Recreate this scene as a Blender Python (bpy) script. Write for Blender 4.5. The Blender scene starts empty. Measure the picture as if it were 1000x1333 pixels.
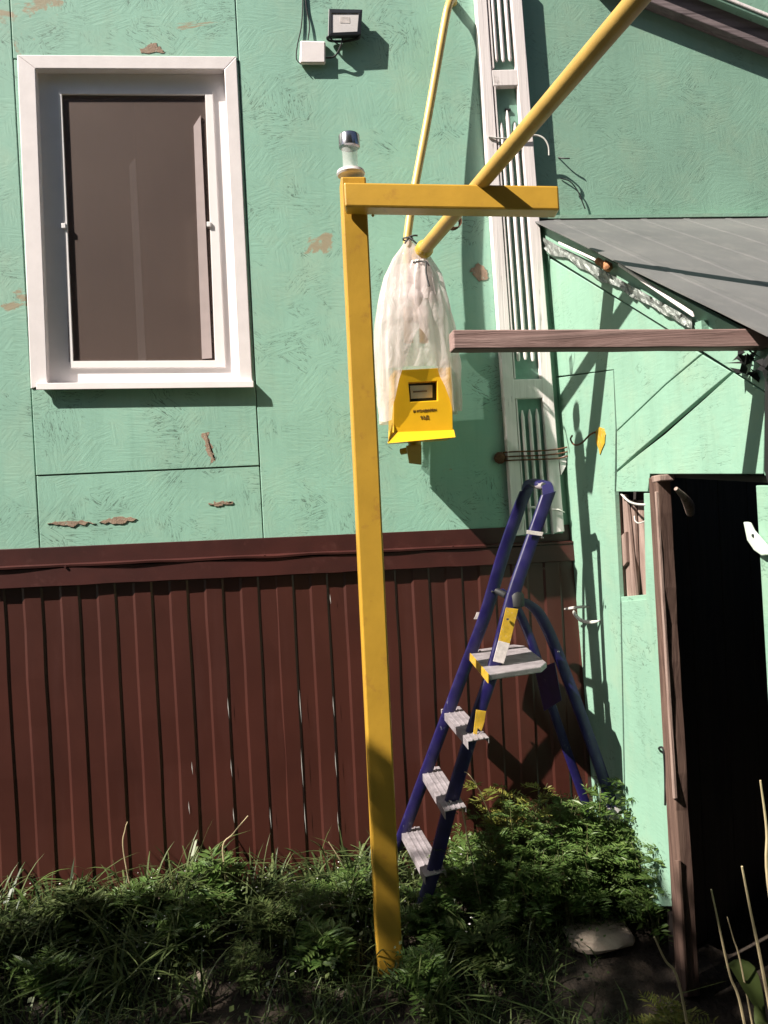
import bpy, math, random
from mathutils import Vector as V, Matrix, noise
random.seed(7)
R = math.radians
S = bpy.context.scene
C = S.collection
# ------------------------------------------------------------------ camera
EYE = V((0, 0, 1.5)); F = 1050.0
pitch, yaw, roll = R(-0.5), R(6.5), R(-2.92)
fw = V((math.sin(yaw)*math.cos(pitch), math.cos(yaw)*math.cos(pitch), math.sin(pitch)))
rt0 = V((math.cos(yaw), -math.sin(yaw), 0)); up0 = rt0.cross(fw)
rt = math.cos(roll)*rt0 + math.sin(roll)*up0
up = -math.sin(roll)*rt0 + math.cos(roll)*up0
cd = bpy.data.cameras.new('camera'); cam = bpy.data.objects.new('camera', cd); C.objects.link(cam)
m = Matrix((rt, up, -fw)).transposed().to_4x4(); m.translation = EYE
cam.matrix_world = m
cd.sensor_fit = 'HORIZONTAL'; cd.sensor_width = 36.0; cd.lens = 36.0*F/1000.0
cd.clip_start = 0.05; cd.clip_end = 500
S.camera = cam
# ------------------------------------------------------------------ light
SUN = V((-0.92, -0.37, 0.97)).normalized()
w = bpy.data.worlds.new('World'); S.world = w; w.use_nodes = True
nt = w.node_tree; bg = nt.nodes['Background']
sky = nt.nodes.new('ShaderNodeTexSky'); sky.sky_type = 'NISHITA'; sky.sun_disc = False
sky.sun_elevation = math.asin(SUN.z); sky.sun_rotation = math.atan2(SUN.x, SUN.y) % (2*math.pi)
nt.links.new(sky.outputs[0], bg.inputs[0]); bg.inputs[1].default_value = 0.05
sl = bpy.data.lights.new('sun', 'SUN'); sl.energy = 5.0; sl.angle = R(0.53); sl.color = (1.0, 0.93, 0.83)
so = bpy.data.objects.new('sun', sl); C.objects.link(so); so.location = SUN*30
so.rotation_euler = (-SUN).to_track_quat('-Z', 'Y').to_euler()
S.view_settings.view_transform = 'Standard'; S.view_settings.look = 'None'
S.view_settings.exposure = 1.3; S.view_settings.gamma = 1.0; S.view_settings.use_curve_mapping = False
S.render.engine = 'CYCLES'; S.cycles.max_bounces = 6; S.cycles.transparent_max_bounces = 12

# ------------------------------------------------------------------ pixel -> place
def ray(x, y): return fw*F + rt*(x-500) + up*(666.5-y)
def at(x, y, Y):
    r = ray(x, y); return EYE + r*(Y/r.y)
LEAN = 0.035; SX0 = 1.155
def side(x, y, off=0.0):                       # on the shed's side wall, off metres in front of it
    r = ray(x, y); t = (SX0-off)/(r.x + LEAN*r.z); return EYE + r*t
def sideX(z): return SX0 - LEAN*(z-1.5)
WY = 3.30
def ground(x, y):
    z = -0.2*max(0, min(3.2-y, 1.4)) + 0.03*noise.noise(V((x*1.3, y*1.3, 0)))
    z += 0.17*math.exp(-((x-1.05)**2/0.10 + (y-3.15)**2/0.05))
    return z

# ------------------------------------------------------------------ mesh helpers
class MB:
    def __init__(s): s.v = []; s.f = []
    def add(s, vs, fs):
        b = len(s.v); s.v += [V(p) for p in vs]; s.f += [tuple(b+i for i in q) for q in fs]
    def box(s, a, b):
        x0, y0, z0 = a; x1, y1, z1 = b
        s.add([(x0,y0,z0),(x1,y0,z0),(x1,y1,z0),(x0,y1,z0),(x0,y0,z1),(x1,y0,z1),(x1,y1,z1),(x0,y1,z1)],
              [(0,3,2,1),(4,5,6,7),(0,1,5,4),(1,2,6,5),(2,3,7,6),(3,0,4,7)])
    def prism(s, poly, d):
        n = len(poly); d = V(d); poly = [V(p) for p in poly]
        s.add(poly + [p+d for p in poly], [tuple(range(n)), tuple(range(2*n-1, n-1, -1))] +
              [(i, i+n, (i+1) % n + n, (i+1) % n) for i in range(n)])
    def bar(s, p, q, wv, hv):                  # rectangular bar, half-extent vectors wv, hv
        p, q, wv, hv = V(p), V(q), V(wv), V(hv)
        c = [-wv-hv, wv-hv, wv+hv, -wv+hv]
        s.add([p+k for k in c] + [q+k for k in c], [(0,1,2,3),(7,6,5,4)] + [(i, i+4, (i+1)%4+4, (i+1)%4) for i in range(4)])
    def tube(s, pts, r, n=8, flat=None, cap=True):
        pts = [V(p) for p in pts]; rs = r if isinstance(r, (list, tuple)) else [r]*len(pts)
        b = len(s.v); prev = None
        for i, p in enumerate(pts):
            t = (pts[min(i+1, len(pts)-1)] - pts[max(i-1, 0)]).normalized()
            if prev is None:
                ref = V((0,0,1)) if abs(t.z) < .9 else V((0,1,0)); u = t.cross(ref).normalized()
            else: u = (prev - t*prev.dot(t)).normalized()
            prev = u; w_ = t.cross(u)
            for k in range(n):
                a = 2*math.pi*k/n; s.v.append(p + (u*math.cos(a) + w_*math.sin(a))*rs[i])
        for i in range(len(pts)-1):
            for k in range(n):
                a, c = b+i*n+k, b+i*n+(k+1) % n; s.f.append((a, c, c+n, a+n))
        if cap:
            s.f.append(tuple(b+k for k in range(n-1, -1, -1))); e = b+(len(pts)-1)*n; s.f.append(tuple(e+k for k in range(n)))
    def rail(s, pts, wv, hv, n=10):            # oval section swept along pts with fixed axes
        pts = [V(p) for p in pts]; b = len(s.v); wv, hv = V(wv), V(hv)
        for p in pts:
            for k in range(n):
                a = 2*math.pi*k/n; c, sn = math.cos(a), math.sin(a)
                c = math.copysign(abs(c)**.55, c); sn = math.copysign(abs(sn)**.55, sn)
                s.v.append(p + wv*c + hv*sn)
        for i in range(len(pts)-1):
            for k in range(n):
                a, c = b+i*n+k, b+i*n+(k+1) % n; s.f.append((a, c, c+n, a+n))
        s.f.append(tuple(b+k for k in range(n-1, -1, -1))); e = b+(len(pts)-1)*n; s.f.append(tuple(e+k for k in range(n)))
    def lathe(s, c, prof, n=20):
        b = len(s.v)
        for r_, z in prof:
            for k in range(n):
                a = 2*math.pi*k/n; s.v.append(V(c) + V((r_*math.cos(a), r_*math.sin(a), z)))
        for i in range(len(prof)-1):
            for k in range(n):
                a, d = b+i*n+k, b+i*n+(k+1) % n; s.f.append((a, d, d+n, a+n))
        s.f.append(tuple(b+k for k in range(n-1, -1, -1))); e = b+(len(prof)-1)*n; s.f.append(tuple(e+k for k in range(n)))
    def build(s, name, mat, parent=None, bevel=0, smooth=False):
        org = V((0,0,0)); p = parent
        while p is not None: org = org + p.location; p = p.parent
        me = bpy.data.meshes.new(name); me.from_pydata([tuple(q-org) for q in s.v], [], s.f); me.update()
        me.materials.append(mat)
        if smooth: me.shade_smooth() if hasattr(me, 'shade_smooth') else None
        o = bpy.data.objects.new(name, me); C.objects.link(o); o.parent = parent
        if smooth and hasattr(me, 'set_sharp_from_angle'): me.set_sharp_from_angle(angle=R(50))
        if bevel:
            bm_ = o.modifiers.new('bevel', 'BEVEL'); bm_.width = bevel; bm_.segments = 2; bm_.limit_method = 'ANGLE'; bm_.angle_limit = R(40)
        return o
def tag(o, label=None, cat=None, group=None, kind=None):
    if label: o['label'] = label
    if cat: o['category'] = cat
    if group: o['group'] = group
    if kind: o['kind'] = kind
    return o
def empty(name, loc, label, cat, group=None):
    o = bpy.data.objects.new(name, None); C.objects.link(o); o.location = loc; o.empty_display_size = .1
    return tag(o, label, cat, group)
def curve(pts, k=6):                           # Catmull-Rom through pts
    pts = [V(p) for p in pts]; P = [pts[0]*2-pts[1]] + pts + [pts[-1]*2-pts[-2]]; out = []
    for i in range(1, len(P)-2):
        for j in range(k):
            t = j/k; a, b, c, d = P[i-1], P[i], P[i+1], P[i+2]
            out.append(.5*((2*b) + (c-a)*t + (2*a-5*b+4*c-d)*t*t + (3*b-a-3*c+d)*t**3))
    return out + [pts[-1]]

# ------------------------------------------------------------------ materials
class NT:
    def __init__(s, name):
        s.m = bpy.data.materials.new(name); s.m.use_nodes = True; s.t = s.m.node_tree; s.b = s.t.nodes['Principled BSDF']
        s.co = s.n('ShaderNodeTexCoord').outputs['Object']
    def n(s, typ, **kw):
        o = s.t.nodes.new(typ)
        for k, v in kw.items(): setattr(o, k, v)
        return o
    def l(s, a, b): s.t.links.new(a, b)
    def map(s, sc=(1,1,1), rot=(0,0,0), loc=(0,0,0), src=None, tex=False):
        o = s.n('ShaderNodeMapping')
        if tex: o.vector_type = 'TEXTURE'; sc = tuple(1/k for k in sc)
        o.inputs['Scale'].default_value = sc; o.inputs['Rotation'].default_value = rot; o.inputs['Location'].default_value = loc
        s.l(src or s.co, o.inputs[0]); return o.outputs[0]
    def noise(s, scale, det=4, vec=None, rough=.55, dist=0):
        o = s.n('ShaderNodeTexNoise'); o.inputs['Scale'].default_value = scale; o.inputs['Detail'].default_value = det
        o.inputs['Roughness'].default_value = rough; o.inputs['Distortion'].default_value = dist
        s.l(vec or s.co, o.inputs['Vector']); return o.outputs['Fac']
    def ramp(s, fac, *stops):
        o = s.n('ShaderNodeValToRGB'); e = o.color_ramp.elements
        while len(e) < len(stops): e.new(.5)
        for q, (p, c) in zip(e, stops):
            q.position = p; q.color = (c, c, c, 1) if isinstance(c, (int, float)) else (*c, 1)
        s.l(fac, o.inputs[0]); return o.outputs[0]
    def mix(s, fac, a, b):
        o = s.n('ShaderNodeMix', data_type='RGBA')
        for k, v in ((0, fac), (6, a), (7, b)):
            if isinstance(v, (int, float)): o.inputs[k].default_value = v
            elif isinstance(v, tuple): o.inputs[k].default_value = (*v, 1)
            else: s.l(v, o.inputs[k])
        return o.outputs[2]
    def math(s, op, a, b=0.0):
        o = s.n('ShaderNodeMath', operation=op)
        for k, v in ((0, a), (1, b)):
            if isinstance(v, (int, float)): o.inputs[k].default_value = v
            else: s.l(v, o.inputs[k])
        return o.outputs[0]
    def bump(s, h, st=.3, dist=.01):
        o = s.n('ShaderNodeBump'); o.inputs['Strength'].default_value = st; o.inputs['Distance'].default_value = dist
        s.l(h, o.inputs['Height']); s.l(o.outputs[0], s.b.inputs['Normal'])
    def col(s, c):
        if isinstance(c, tuple): s.b.inputs['Base Color'].default_value = (*c, 1)
        else: s.l(c, s.b.inputs['Base Color'])
    def set(s, **kw):
        for k, v in kw.items():
            i = s.b.inputs[k.replace('_', ' ')]
            if isinstance(v, (int, float, tuple)): i.default_value = v
            else: s.l(v, i)
        return s
def simple(name, c, rough=.5, metal=0, var=.25, scale=14, bump=.08, spec=.5, dirt=None):
    t = NT(name); nz = t.noise(scale, 5); c2 = tuple(k*(1-var) for k in c)
    k = t.mix(t.ramp(nz, (.35, 0), (.65, 1)), c2, c)
    if dirt: k = t.mix(t.ramp(t.noise(scale*2.3, 6, rough=.7), (.58, 0), (.72, .8)), k, dirt)
    t.col(k); t.set(Roughness=rough, Metallic=metal); t.b.inputs['Specular IOR Level'].default_value = spec
    if bump: t.bump(t.noise(scale*6, 4), bump, .004)
    return t.m
def mat_osb(name, base, strands=1.0, peel=.66, bumpst=.10):
    t = NT(name)
    lum = t.mix(t.ramp(t.noise(2.2, 5), (.3, 0), (.7, 1)), tuple(k*.86 for k in base), tuple(min(1, k*1.07) for k in base))
    dust = t.ramp(t.noise(3.5, 8, rough=.72), (.48, 0), (.72, .55)); lum = t.mix(dust, lum, (base[0]*1.28, base[1]*.98, base[2]*.93))
    drip = t.ramp(t.noise(4, 6, t.map((7, 7, .5)), .6), (.50, 0), (.78, .42)); lum = t.mix(drip, lum, (base[0]*.72, base[1]*.74, base[2]*.72))
    cracks = None; hs = None
    wob = t.n('ShaderNodeVectorMath', operation='ADD'); nz3 = t.n('ShaderNodeTexNoise'); nz3.inputs['Scale'].default_value = 9; t.l(t.co, nz3.inputs['Vector'])
    sc3 = t.n('ShaderNodeVectorMath', operation='SCALE'); sc3.inputs['Scale'].default_value = .07; t.l(nz3.outputs['Color'], sc3.inputs[0]); t.l(t.co, wob.inputs[0]); t.l(sc3.outputs[0], wob.inputs[1])
    vo = t.n('ShaderNodeTexVoronoi'); vo.inputs['Scale'].default_value = 13; t.l(wob.outputs[0], vo.inputs['Vector'])
    sx = t.n('ShaderNodeSeparateXYZ'); t.l(vo.outputs['Color'], sx.inputs[0]); cell = t.math('FLOOR', t.math('MULTIPLY', sx.outputs[0], 4.999))
    for i, (ang, al) in enumerate(((35, 7), (-50, 8), (4, 9), (82, 8), (-18, 8))):
        nz = t.noise(9+i, 3, t.map((1.0, 1, al), (0, R(ang), 0), (i*3.1, 0, i*1.7), tex=True), .5, .35)
        msk = t.n('ShaderNodeMath', operation='COMPARE'); t.l(cell, msk.inputs[0]); msk.inputs[1].default_value = i; msk.inputs[2].default_value = .3
        line = t.ramp(t.math('ABSOLUTE', t.math('SUBTRACT', nz, .47)), (.0, 1), (.021, 0))
        c = t.math('MULTIPLY', line, msk.outputs[0]); cracks = c if cracks is None else t.math('MAXIMUM', cracks, c)
        hm = t.math('MULTIPLY', nz, msk.outputs[0]); hs = hm if hs is None else t.math('ADD', hs, hm)
    zone = t.ramp(t.noise(4.2, 5, t.map((1,1,1), (0,0,0), (2, 5, 1)), .65), (.50, 0), (.58, 1))
    cracks = t.math('MULTIPLY', cracks, zone)
    k = t.mix(t.math('MULTIPLY', cracks, min(.95, 1.0*strands)), lum, (.055, .095, .072))
    pz = t.noise(1.9, 8, t.map((1, 1, 1.9), (0, R(15), 0)), .62, .6)
    k = t.mix(t.ramp(pz, (peel, 0), (peel+.02, .75)), k, (.34, .22, .13))
    specks = t.ramp(t.noise(38, 2), (.76, 0), (.78, .7)); k = t.mix(specks, k, (.05, .07, .055))
    t.col(k); t.set(Roughness=.62)
    h = t.math('ADD', t.math('MULTIPLY', hs, 1.5*strands), t.math('MULTIPLY', t.noise(60, 5), .35))
    h = t.math('SUBTRACT', h, t.math('MULTIPLY', cracks, .8))
    t.bump(h, bumpst, .006); return t.m
def mat_wood(name, c1, c2, axis='z', rough=.75, sc=1.0):
    t = NT(name); s_ = {'z': (14, 14, .9), 'x': (.9, 14, 14), 'y': (14, .9, 14)}[axis]
    g = t.noise(2.2*sc, 7, t.map(s_), .65, 1.2); k = t.mix(t.ramp(g, (.35, 0), (.66, 1)), c1, c2)
    k = t.mix(t.ramp(t.noise(6, 5), (.55, 0), (.8, .5)), k, tuple(q*.5 for q in c1))
    t.col(k); t.set(Roughness=rough); t.bump(g, .6, .006); return t.m
M = {}
MINT = (.262, .475, .372)
M['mint'] = mat_osb('mint_paint_chipboard', MINT)
M['mint_ply'] = mat_osb('mint_paint_plywood', (.212, .368, .28), .55, .74, .2)
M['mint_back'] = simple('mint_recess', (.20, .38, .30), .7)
M['white'] = simple('white_metal_trim', (.80, .74, .74), .42, var=.07, bump=.05)
M['pvc'] = simple('white_plastic', (.84, .81, .81), .3, var=.04, bump=0)
t = NT('white_painted_wood'); g = t.noise(2.5, 7, t.map((22, 22, .8)), .65, 1)
k = t.mix(t.ramp(g, (.3, 0), (.6, 1)), (.68, .62, .61), (.80, .73, .72))
k = t.mix(t.ramp(t.math('MULTIPLY', g, t.noise(9, 6)), (.13, .6), (.16, 0)), k, (.25, .22, .2)); t.col(k); t.set(Roughness=.6); t.bump(g, .45, .004); M['wpaint'] = t.m
# profiled sheet: red brown paint with a few rubbed bare streaks
t = NT('red_brown_sheet'); k = t.mix(t.ramp(t.noise(3, 6), (.3, 0), (.7, 1)), (.042, .0105, .0070), (.058, .0150, .0100))
k = t.mix(t.ramp(t.noise(2.0, 8, t.map((9, 9, .7)), .6), (.55, 0), (.8, .35)), k, (.085, .032, .028))
t.col(k); t.set(Roughness=.42); t.bump(t.noise(5, 3), .12, .01); M['brown'] = t.m
M['brown_trim'] = simple('red_brown_trim', (.052, .0115, .009), .45, var=.3, scale=6, dirt=(.075, .024, .02))
M['glint'] = simple('painted_glint', (.72, .70, .68), .35, .3, bump=0)  # pale colour standing in for sun glints on the brown sheet
M['yellow'] = simple('ochre_yellow_paint', (.48, .272, .030), .42, var=.14, scale=7, bump=.12, dirt=(.33, .16, .03))
M['pipe'] = simple('pale_yellow_pipe_paint', (.47, .29, .072), .45, var=.22, scale=9, bump=.15, dirt=(.38, .19, .05))
M['pipe2'] = simple('cream_yellow_pipe_paint', (.58, .40, .12), .4, var=.15, scale=9, bump=.1)
M['meter'] = simple('bright_yellow_enamel', (.70, .39, .012), .35, var=.08, bump=.03)
M['band'] = simple('worn_band', (.55, .5, .48), .5, var=.4, scale=60)
M['rust'] = simple('rusty_iron', (.16, .07, .035), .85, .2, var=.5, scale=40, bump=.5)
M['patch'] = simple('bare_wood_patch', (.36, .25, .18), .8, var=.3, scale=34, bump=.4, dirt=(.27, .43, .34))
M['shaded_white'] = simple('shaded_white_plastic', (.50, .41, .40), .5, var=.1, bump=0)  # white plastic with its pinkish shading put into the colour
M['dark'] = simple('dark_plastic', (.022, .025, .03), .4, bump=0)
M['black'] = simple('black_rubber', (.012, .012, .013), .6, bump=0)
M['blue'] = simple('deep_blue_enamel', (.010, .007, .060), .32, var=.25, scale=20, bump=.06, dirt=(.02, .016, .09))
t = NT('scuffed_blue_enamel'); k = t.mix(t.ramp(t.noise(18, 5), (.35, 0), (.65, 1)), (.0075, .0055, .048), (.013, .009, .072))
k = t.mix(t.ramp(t.noise(34, 7, t.map((1, 1, .45)), .7), (.64, 0), (.68, .8)), k, (.11, .11, .16)); t.col(k); t.set(Roughness=t.ramp(t.noise(20, 4), (.3, .28), (.7, .55))); t.bump(t.noise(60, 4), .08, .003); M['blue'] = t.m
M['step'] = simple('galvanised_step', (.36, .32, .34), .5, .3, var=.35, scale=22, bump=.3, dirt=(.16, .13, .12))
M['sticker'] = simple('yellow_worn_sticker', (.55, .34, .03), .4, var=.3, scale=40, dirt=(.6, .55, .5))
M['sticker_w'] = simple('white_worn_sticker', (.66, .60, .58), .4, var=.3, scale=50)
M['chrome'] = simple('polished_steel', (.36, .35, .37), .2, .95, var=.08, bump=0)
M['card'] = simple('white_card', (.66, .62, .62), .6, var=.12, bump=0)
M['ink'] = simple('dark_ink', (.10, .045, .01), .7, bump=0)
M['wire'] = simple('white_wire', (.66, .64, .60), .4, .2, bump=0)
M['foil'] = simple('silver_foil', (.36, .39, .37), .42, .35, var=.6, scale=45, bump=.9, dirt=(.10, .12, .11))
M['foam'] = simple('orange_foam', (.45, .20, .09), .9, var=.35, scale=50, bump=.9)
M['jamb'] = mat_wood('weathered_brown_jamb', (.050, .024, .018), (.14, .085, .065))
M['slat'] = mat_wood('grey_brown_slat', (.14, .085, .07), (.34, .25, .215))
M['leaf_door'] = mat_wood('dark_stained_door', (.018, .012, .010), (.040, .026, .021))
M['beam'] = mat_wood('mauve_brown_beam', (.21, .125, .112), (.33, .22, .20), 'x')
M['verge'] = mat_wood('grey_purple_verge', (.10, .075, .08), (.20, .155, .16), 'x')
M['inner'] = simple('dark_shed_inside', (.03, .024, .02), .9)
M['latch'] = simple('pale_mint_wood', (.50, .58, .50), .6, var=.15)
t = NT('grey_roof_metal'); k = t.mix(t.ramp(t.noise(2.5, 6), (.3, 0), (.7, 1)), (.125, .122, .125), (.165, .16, .16))
k = t.mix(t.ramp(t.noise(3, 7, t.map((8, .8, 8))), (.5, 0), (.75, .6)), k, (.20, .19, .185)); t.col(k); t.set(Roughness=.5, Metallic=.25)
t.bump(t.noise(40, 3), .1, .004); M['roof'] = t.m
M['moss'] = simple('mossy_flashing', (.17, .28, .15), .8, var=.3, scale=16, bump=.3)
M['stone'] = simple('pale_concrete', (.40, .32, .26), .9, var=.3, scale=16, bump=.6, dirt=(.22, .17, .13))
t = NT('soil'); k = t.mix(t.ramp(t.noise(7, 8), (.35, 0), (.7, 1)), (.012, .008, .005), (.040, .026, .017)); t.col(k); t.set(Roughness=.95)
t.bump(t.noise(30, 8), .9, .03); M['soil'] = t.m
def mat_leaf(name, a, b, tr=.25, rough=.42):
    t = NT(name); oi = t.n('ShaderNodeNewGeometry').outputs['Random Per Island']
    k = t.mix(oi, a, b); t.col(k); t.set(Roughness=rough); t.b.inputs['Specular IOR Level'].default_value = .28
    o = t.t.nodes['Material Output']; ts = t.n('ShaderNodeBsdfTranslucent'); t.l(k, ts.inputs[0])
    mx = t.n('ShaderNodeMixShader'); mx.inputs[0].default_value = tr
    t.l(t.b.outputs[0], mx.inputs[1]); t.l(ts.outputs[0], mx.inputs[2]); t.l(mx.outputs[0], o.inputs[0]); return t.m
M['grass'] = mat_leaf('grass_blades', (.016, .036, .010), (.12, .15, .055))
M['fern'] = mat_leaf('weed_leaves', (.050, .100, .020), (.11, .16, .045))
M['fern2'] = mat_leaf('yellowing_weed_leaves', (.10, .125, .022), (.19, .17, .04))
M['broad'] = mat_leaf('broad_leaves', (.045, .075, .018), (.08, .10, .03), .25, .65)
M['tree'] = mat_leaf('tree_leaves', (.035, .065, .018), (.08, .11, .03))
M['stem'] = simple('green_stem', (.10, .10, .035), .7)
M['straw'] = simple('dry_straw', (.42, .34, .20), .8)
M['bark'] = mat_wood('bark', (.05, .035, .025), (.14, .10, .075))
# insect screen: a fine weave you can half see through
t = NT('insect_screen'); t.col(t.mix(t.ramp(t.noise(3, 3), (.3, 0), (.7, 1)), (.095, .060, .050), (.118, .076, .062))); t.set(Roughness=.6)
o = t.t.nodes['Material Output']; tr = t.n('ShaderNodeBsdfTransparent'); mx = t.n('ShaderNodeMixShader'); mx.inputs[0].default_value = .42
t.l(t.b.outputs[0], mx.inputs[1]); t.l(tr.outputs[0], mx.inputs[2]); t.l(mx.outputs[0], o.inputs[0]); M['screen'] = t.m
t = NT('window_glass'); t.col((.02, .02, .02)); t.set(Roughness=.03); o = t.t.nodes['Material Output']; tr = t.n('ShaderNodeBsdfTransparent'); mx = t.n('ShaderNodeMixShader'); mx.inputs[0].default_value = .8
t.l(t.b.outputs[0], mx.inputs[1]); t.l(tr.outputs[0], mx.inputs[2]); t.l(mx.outputs[0], o.inputs[0]); M['glass'] = t.m
M['curtain'] = simple('taupe_curtain', (.42, .32, .27), .9, var=.12, scale=4, bump=0)
# clear plastic film
t = NT('plastic_film'); t.col(t.mix(t.ramp(t.noise(9, 5, t.map((2, 2, .5))), (.35, 0), (.65, 1)), (.70, .61, .61), (.84, .76, .75))); t.set(Roughness=.16)
t.bump(t.noise(13, 6, t.map((1.3, 1.3, .8)), .55, 1.8), .42, .014)
o = t.t.nodes['Material Output']; ts = t.n('ShaderNodeBsdfTranslucent'); ts.inputs[0].default_value = (.78, .70, .68, 1)
m1 = t.n('ShaderNodeMixShader'); m1.inputs[0].default_value = .35; t.l(t.b.outputs[0], m1.inputs[1]); t.l(ts.outputs[0], m1.inputs[2])
tr = t.n('ShaderNodeBsdfTransparent'); m2 = t.n('ShaderNodeMixShader'); m2.inputs[0].default_value = .42
t.l(m1.outputs[0], m2.inputs[1]); t.l(tr.outputs[0], m2.inputs[2]); t.l(m2.outputs[0], o.inputs[0]); M['film'] = t.m
t = NT('cloudy_tube'); t.col((.75, .73, .72)); t.set(Roughness=.12); o = t.t.nodes['Material Output']; tr = t.n('ShaderNodeBsdfTransparent'); mx = t.n('ShaderNodeMixShader'); mx.inputs[0].default_value = .72
t.l(t.b.outputs[0], mx.inputs[1]); t.l(tr.outputs[0], mx.inputs[2]); t.l(mx.outputs[0], o.inputs[0]); M['cloudy'] = t.m

# ------------------------------------------------------------------ ground
mb = MB(); N = 110
xs = [-30+ (60*i/N) for i in range(N+1)]
xs = sorted(set([-60, -25, -12, -7] + [-4+8*i/90 for i in range(91)] + [7, 12, 25, 60]))
ys = sorted(set([-60, -25, -12, -6, -3] + [-1+5*i/60 for i in range(61)] + [7, 12, 25, 60]))
vs = [(x, y, ground(x, y)) for y in ys for x in xs]; nx = len(xs)
mb.add(vs, [(j*nx+i, j*nx+i+1, (j+1)*nx+i+1, (j+1)*nx+i) for j in range(len(ys)-1) for i in range(nx-1)])
tag(mb.build('ground', M['soil'], smooth=True), kind='structure')

# ------------------------------------------------------------------ house
house = empty('house', (0, WY, 0), 'old mint green boarded house with white framed window, carved corner strip and brown corrugated skirting', 'house')
def wx(x, y): return at(x, y, WY).x
def wz(x, y): return at(x, y, WY).z
def panel(x0, x1, z0, z1, proud=0.0, mat='mint', name='wall_board'):
    a = MB(); a.box((x0+.0016, WY-proud, z0+.0016), (x1-.0016, WY+.02, z1-.0016)); return a.build(name, M[mat], house, .0025)
zb = wz(0, 722) - .01                           # bottom of boards, behind the skirting cap
wl, wr = wx(33, 290), wx(320, 290)              # window opening, inner line of the casing
ol, orr = wx(31, 290), wx(318, 290)
ot, ob = wz(165, 72), wz(185, 505)
xa = wx(55, 640); xb = wx(340, 640); xc = wx(20, 40); xd = wx(297, 40); zs = wz(190, 613)
il, ir, it, ib = ol+.06, orr-.055, ot-.05, ob+.03    # hole in the boards
def hole_panel():
    pass
panel(-4.5, xa-.02, zb, 5.2, .0015)
def strip(xt0, xt1, xb1, xb0, proud):             # board pieces beside the leaning window casing
    a = MB(); zt_, zb_ = ot-.0216, ob+.0116
    a.prism([(xt0, WY-proud, zt_), (xt1, WY-proud, zt_), (xb1, WY-proud, zb_), (xb0, WY-proud, zb_)], (0, .02+proud, 0)); a.build('wall_board', M['mint'], house, .002)
strip(xa-.0184, wx(33,80), wx(52,495), xa-.0184, .0002)
strip(wx(302,80), xb-.0016, xb-.0016, wx(320,495), .0012)
panel(xa-.02, xb, ot-.02, 5.2, .0025)
panel(xb, 1.02, zb, 5.2, .0018)
panel(xa-.02, xb, zs, ob+.010, .0035)
panel(xa-.02, xb, zb, zs, .0008)
panel(1.02, 2.3, 1.0, 5.2, .000, 'mint_ply'); panel(2.3, 4.6, 1.0, 5.2, .002, 'mint_ply')
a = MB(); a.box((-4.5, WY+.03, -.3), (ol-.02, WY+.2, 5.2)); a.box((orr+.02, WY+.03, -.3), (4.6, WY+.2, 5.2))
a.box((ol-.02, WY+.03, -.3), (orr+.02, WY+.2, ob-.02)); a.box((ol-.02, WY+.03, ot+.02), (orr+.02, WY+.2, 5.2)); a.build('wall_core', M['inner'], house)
a = MB(); a.box((-4.5, WY+3, -.3), (4.6, WY+3.1, 5.2)); a.box((-4.6, WY+.2, -.3), (-4.5, WY+3.1, 5.2)); a.box((4.6, WY+.2, -.3), (4.7, WY+3.1, 5.2)); a.build('rear_wall', M['mint_ply'], house)
a = MB(); a.add([(-4.9, WY-.4, 5.2), (4.9, WY-.4, 5.2), (4.9, WY+3.4, 5.2), (-4.9, WY+3.4, 5.2), (-4.9, WY+1.5, 6.8), (4.9, WY+1.5, 6.8)], [(0,1,5,4), (2,3,4,5), (1,2,5), (3,0,4), (3,2,1,0)]); a.build('roof', M['roof'], house)

for pts in ([(612,352),(622,342),(634,350),(636,362),(622,366)], [(182,68),(196,54),(208,60),(214,69)], [(262,564),(270,562),(276,585),(280,600),(274,602),(268,584)], [(128,680),(150,672),(178,674),(160,682)], [(60,681),(100,678),(124,681),(90,684)], [(270,656),(288,652),(304,654),(284,659)]):
    rag = []
    for k_, ((x, y), (x2, y2)) in enumerate(zip(pts, pts[1:]+pts[:1])):
        for q_ in range(7):
            t_ = q_/7; jx_, jy_ = random.gauss(0, 1.1), random.gauss(0, 1.1); rag.append((x+(x2-x)*t_+jx_, y+(y2-y)*t_+jy_))
    a = MB(); a.prism([at(x, y, WY-.0039) for x, y in rag], (0, .003, 0)); a.build('bare_patch', M['patch'], house)
# window: casing boards round a shallow reveal
fy = WY+.035                                     # front of the frame
def quadboard(pts, Y0, d, name, mat, parent, bevel=.003):
    a = MB(); a.prism([at(x, y, Y0) for x, y in pts], (0, d, 0)); return a.build(name, M[mat], parent, bevel)
win = MB()
o4 = [(46,89),(292,90),(312,497),(62,500)]; 
outer = [(22,71),(308,73),(329,502),(40,506)]
# plastic frame (root of the window part)
P = lambda x, y: at(x, y, fy)
fo = [P(40,84), P(297,84), P(317,502), P(56,505)]; fi = [P(79,121), P(270,121), P(293,470), P(90,471)]
win.add(fo + fi + [p+V((0,.05,0)) for p in fo+fi], [(0,1,5,4),(1,2,6,5),(2,3,7,6),(3,0,4,7),(4,5,13,12),(5,6,14,13),(6,7,15,14),(7,4,12,15)])
window = win.build('window', M['pvc'], house, .002)
cy = WY-.007
quadboard([outer[0], outer[1], (292,90), (46,89)], cy, .010, 'casing_board', 'white', window)
quadboard([outer[1], outer[2], (312,499), (292,90)], cy-.0015, .0115, 'casing_board', 'white', window)
quadboard([outer[3], outer[0], (46,89), (62,501)], cy-.0008, .0108, 'casing_board', 'white', window)
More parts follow.
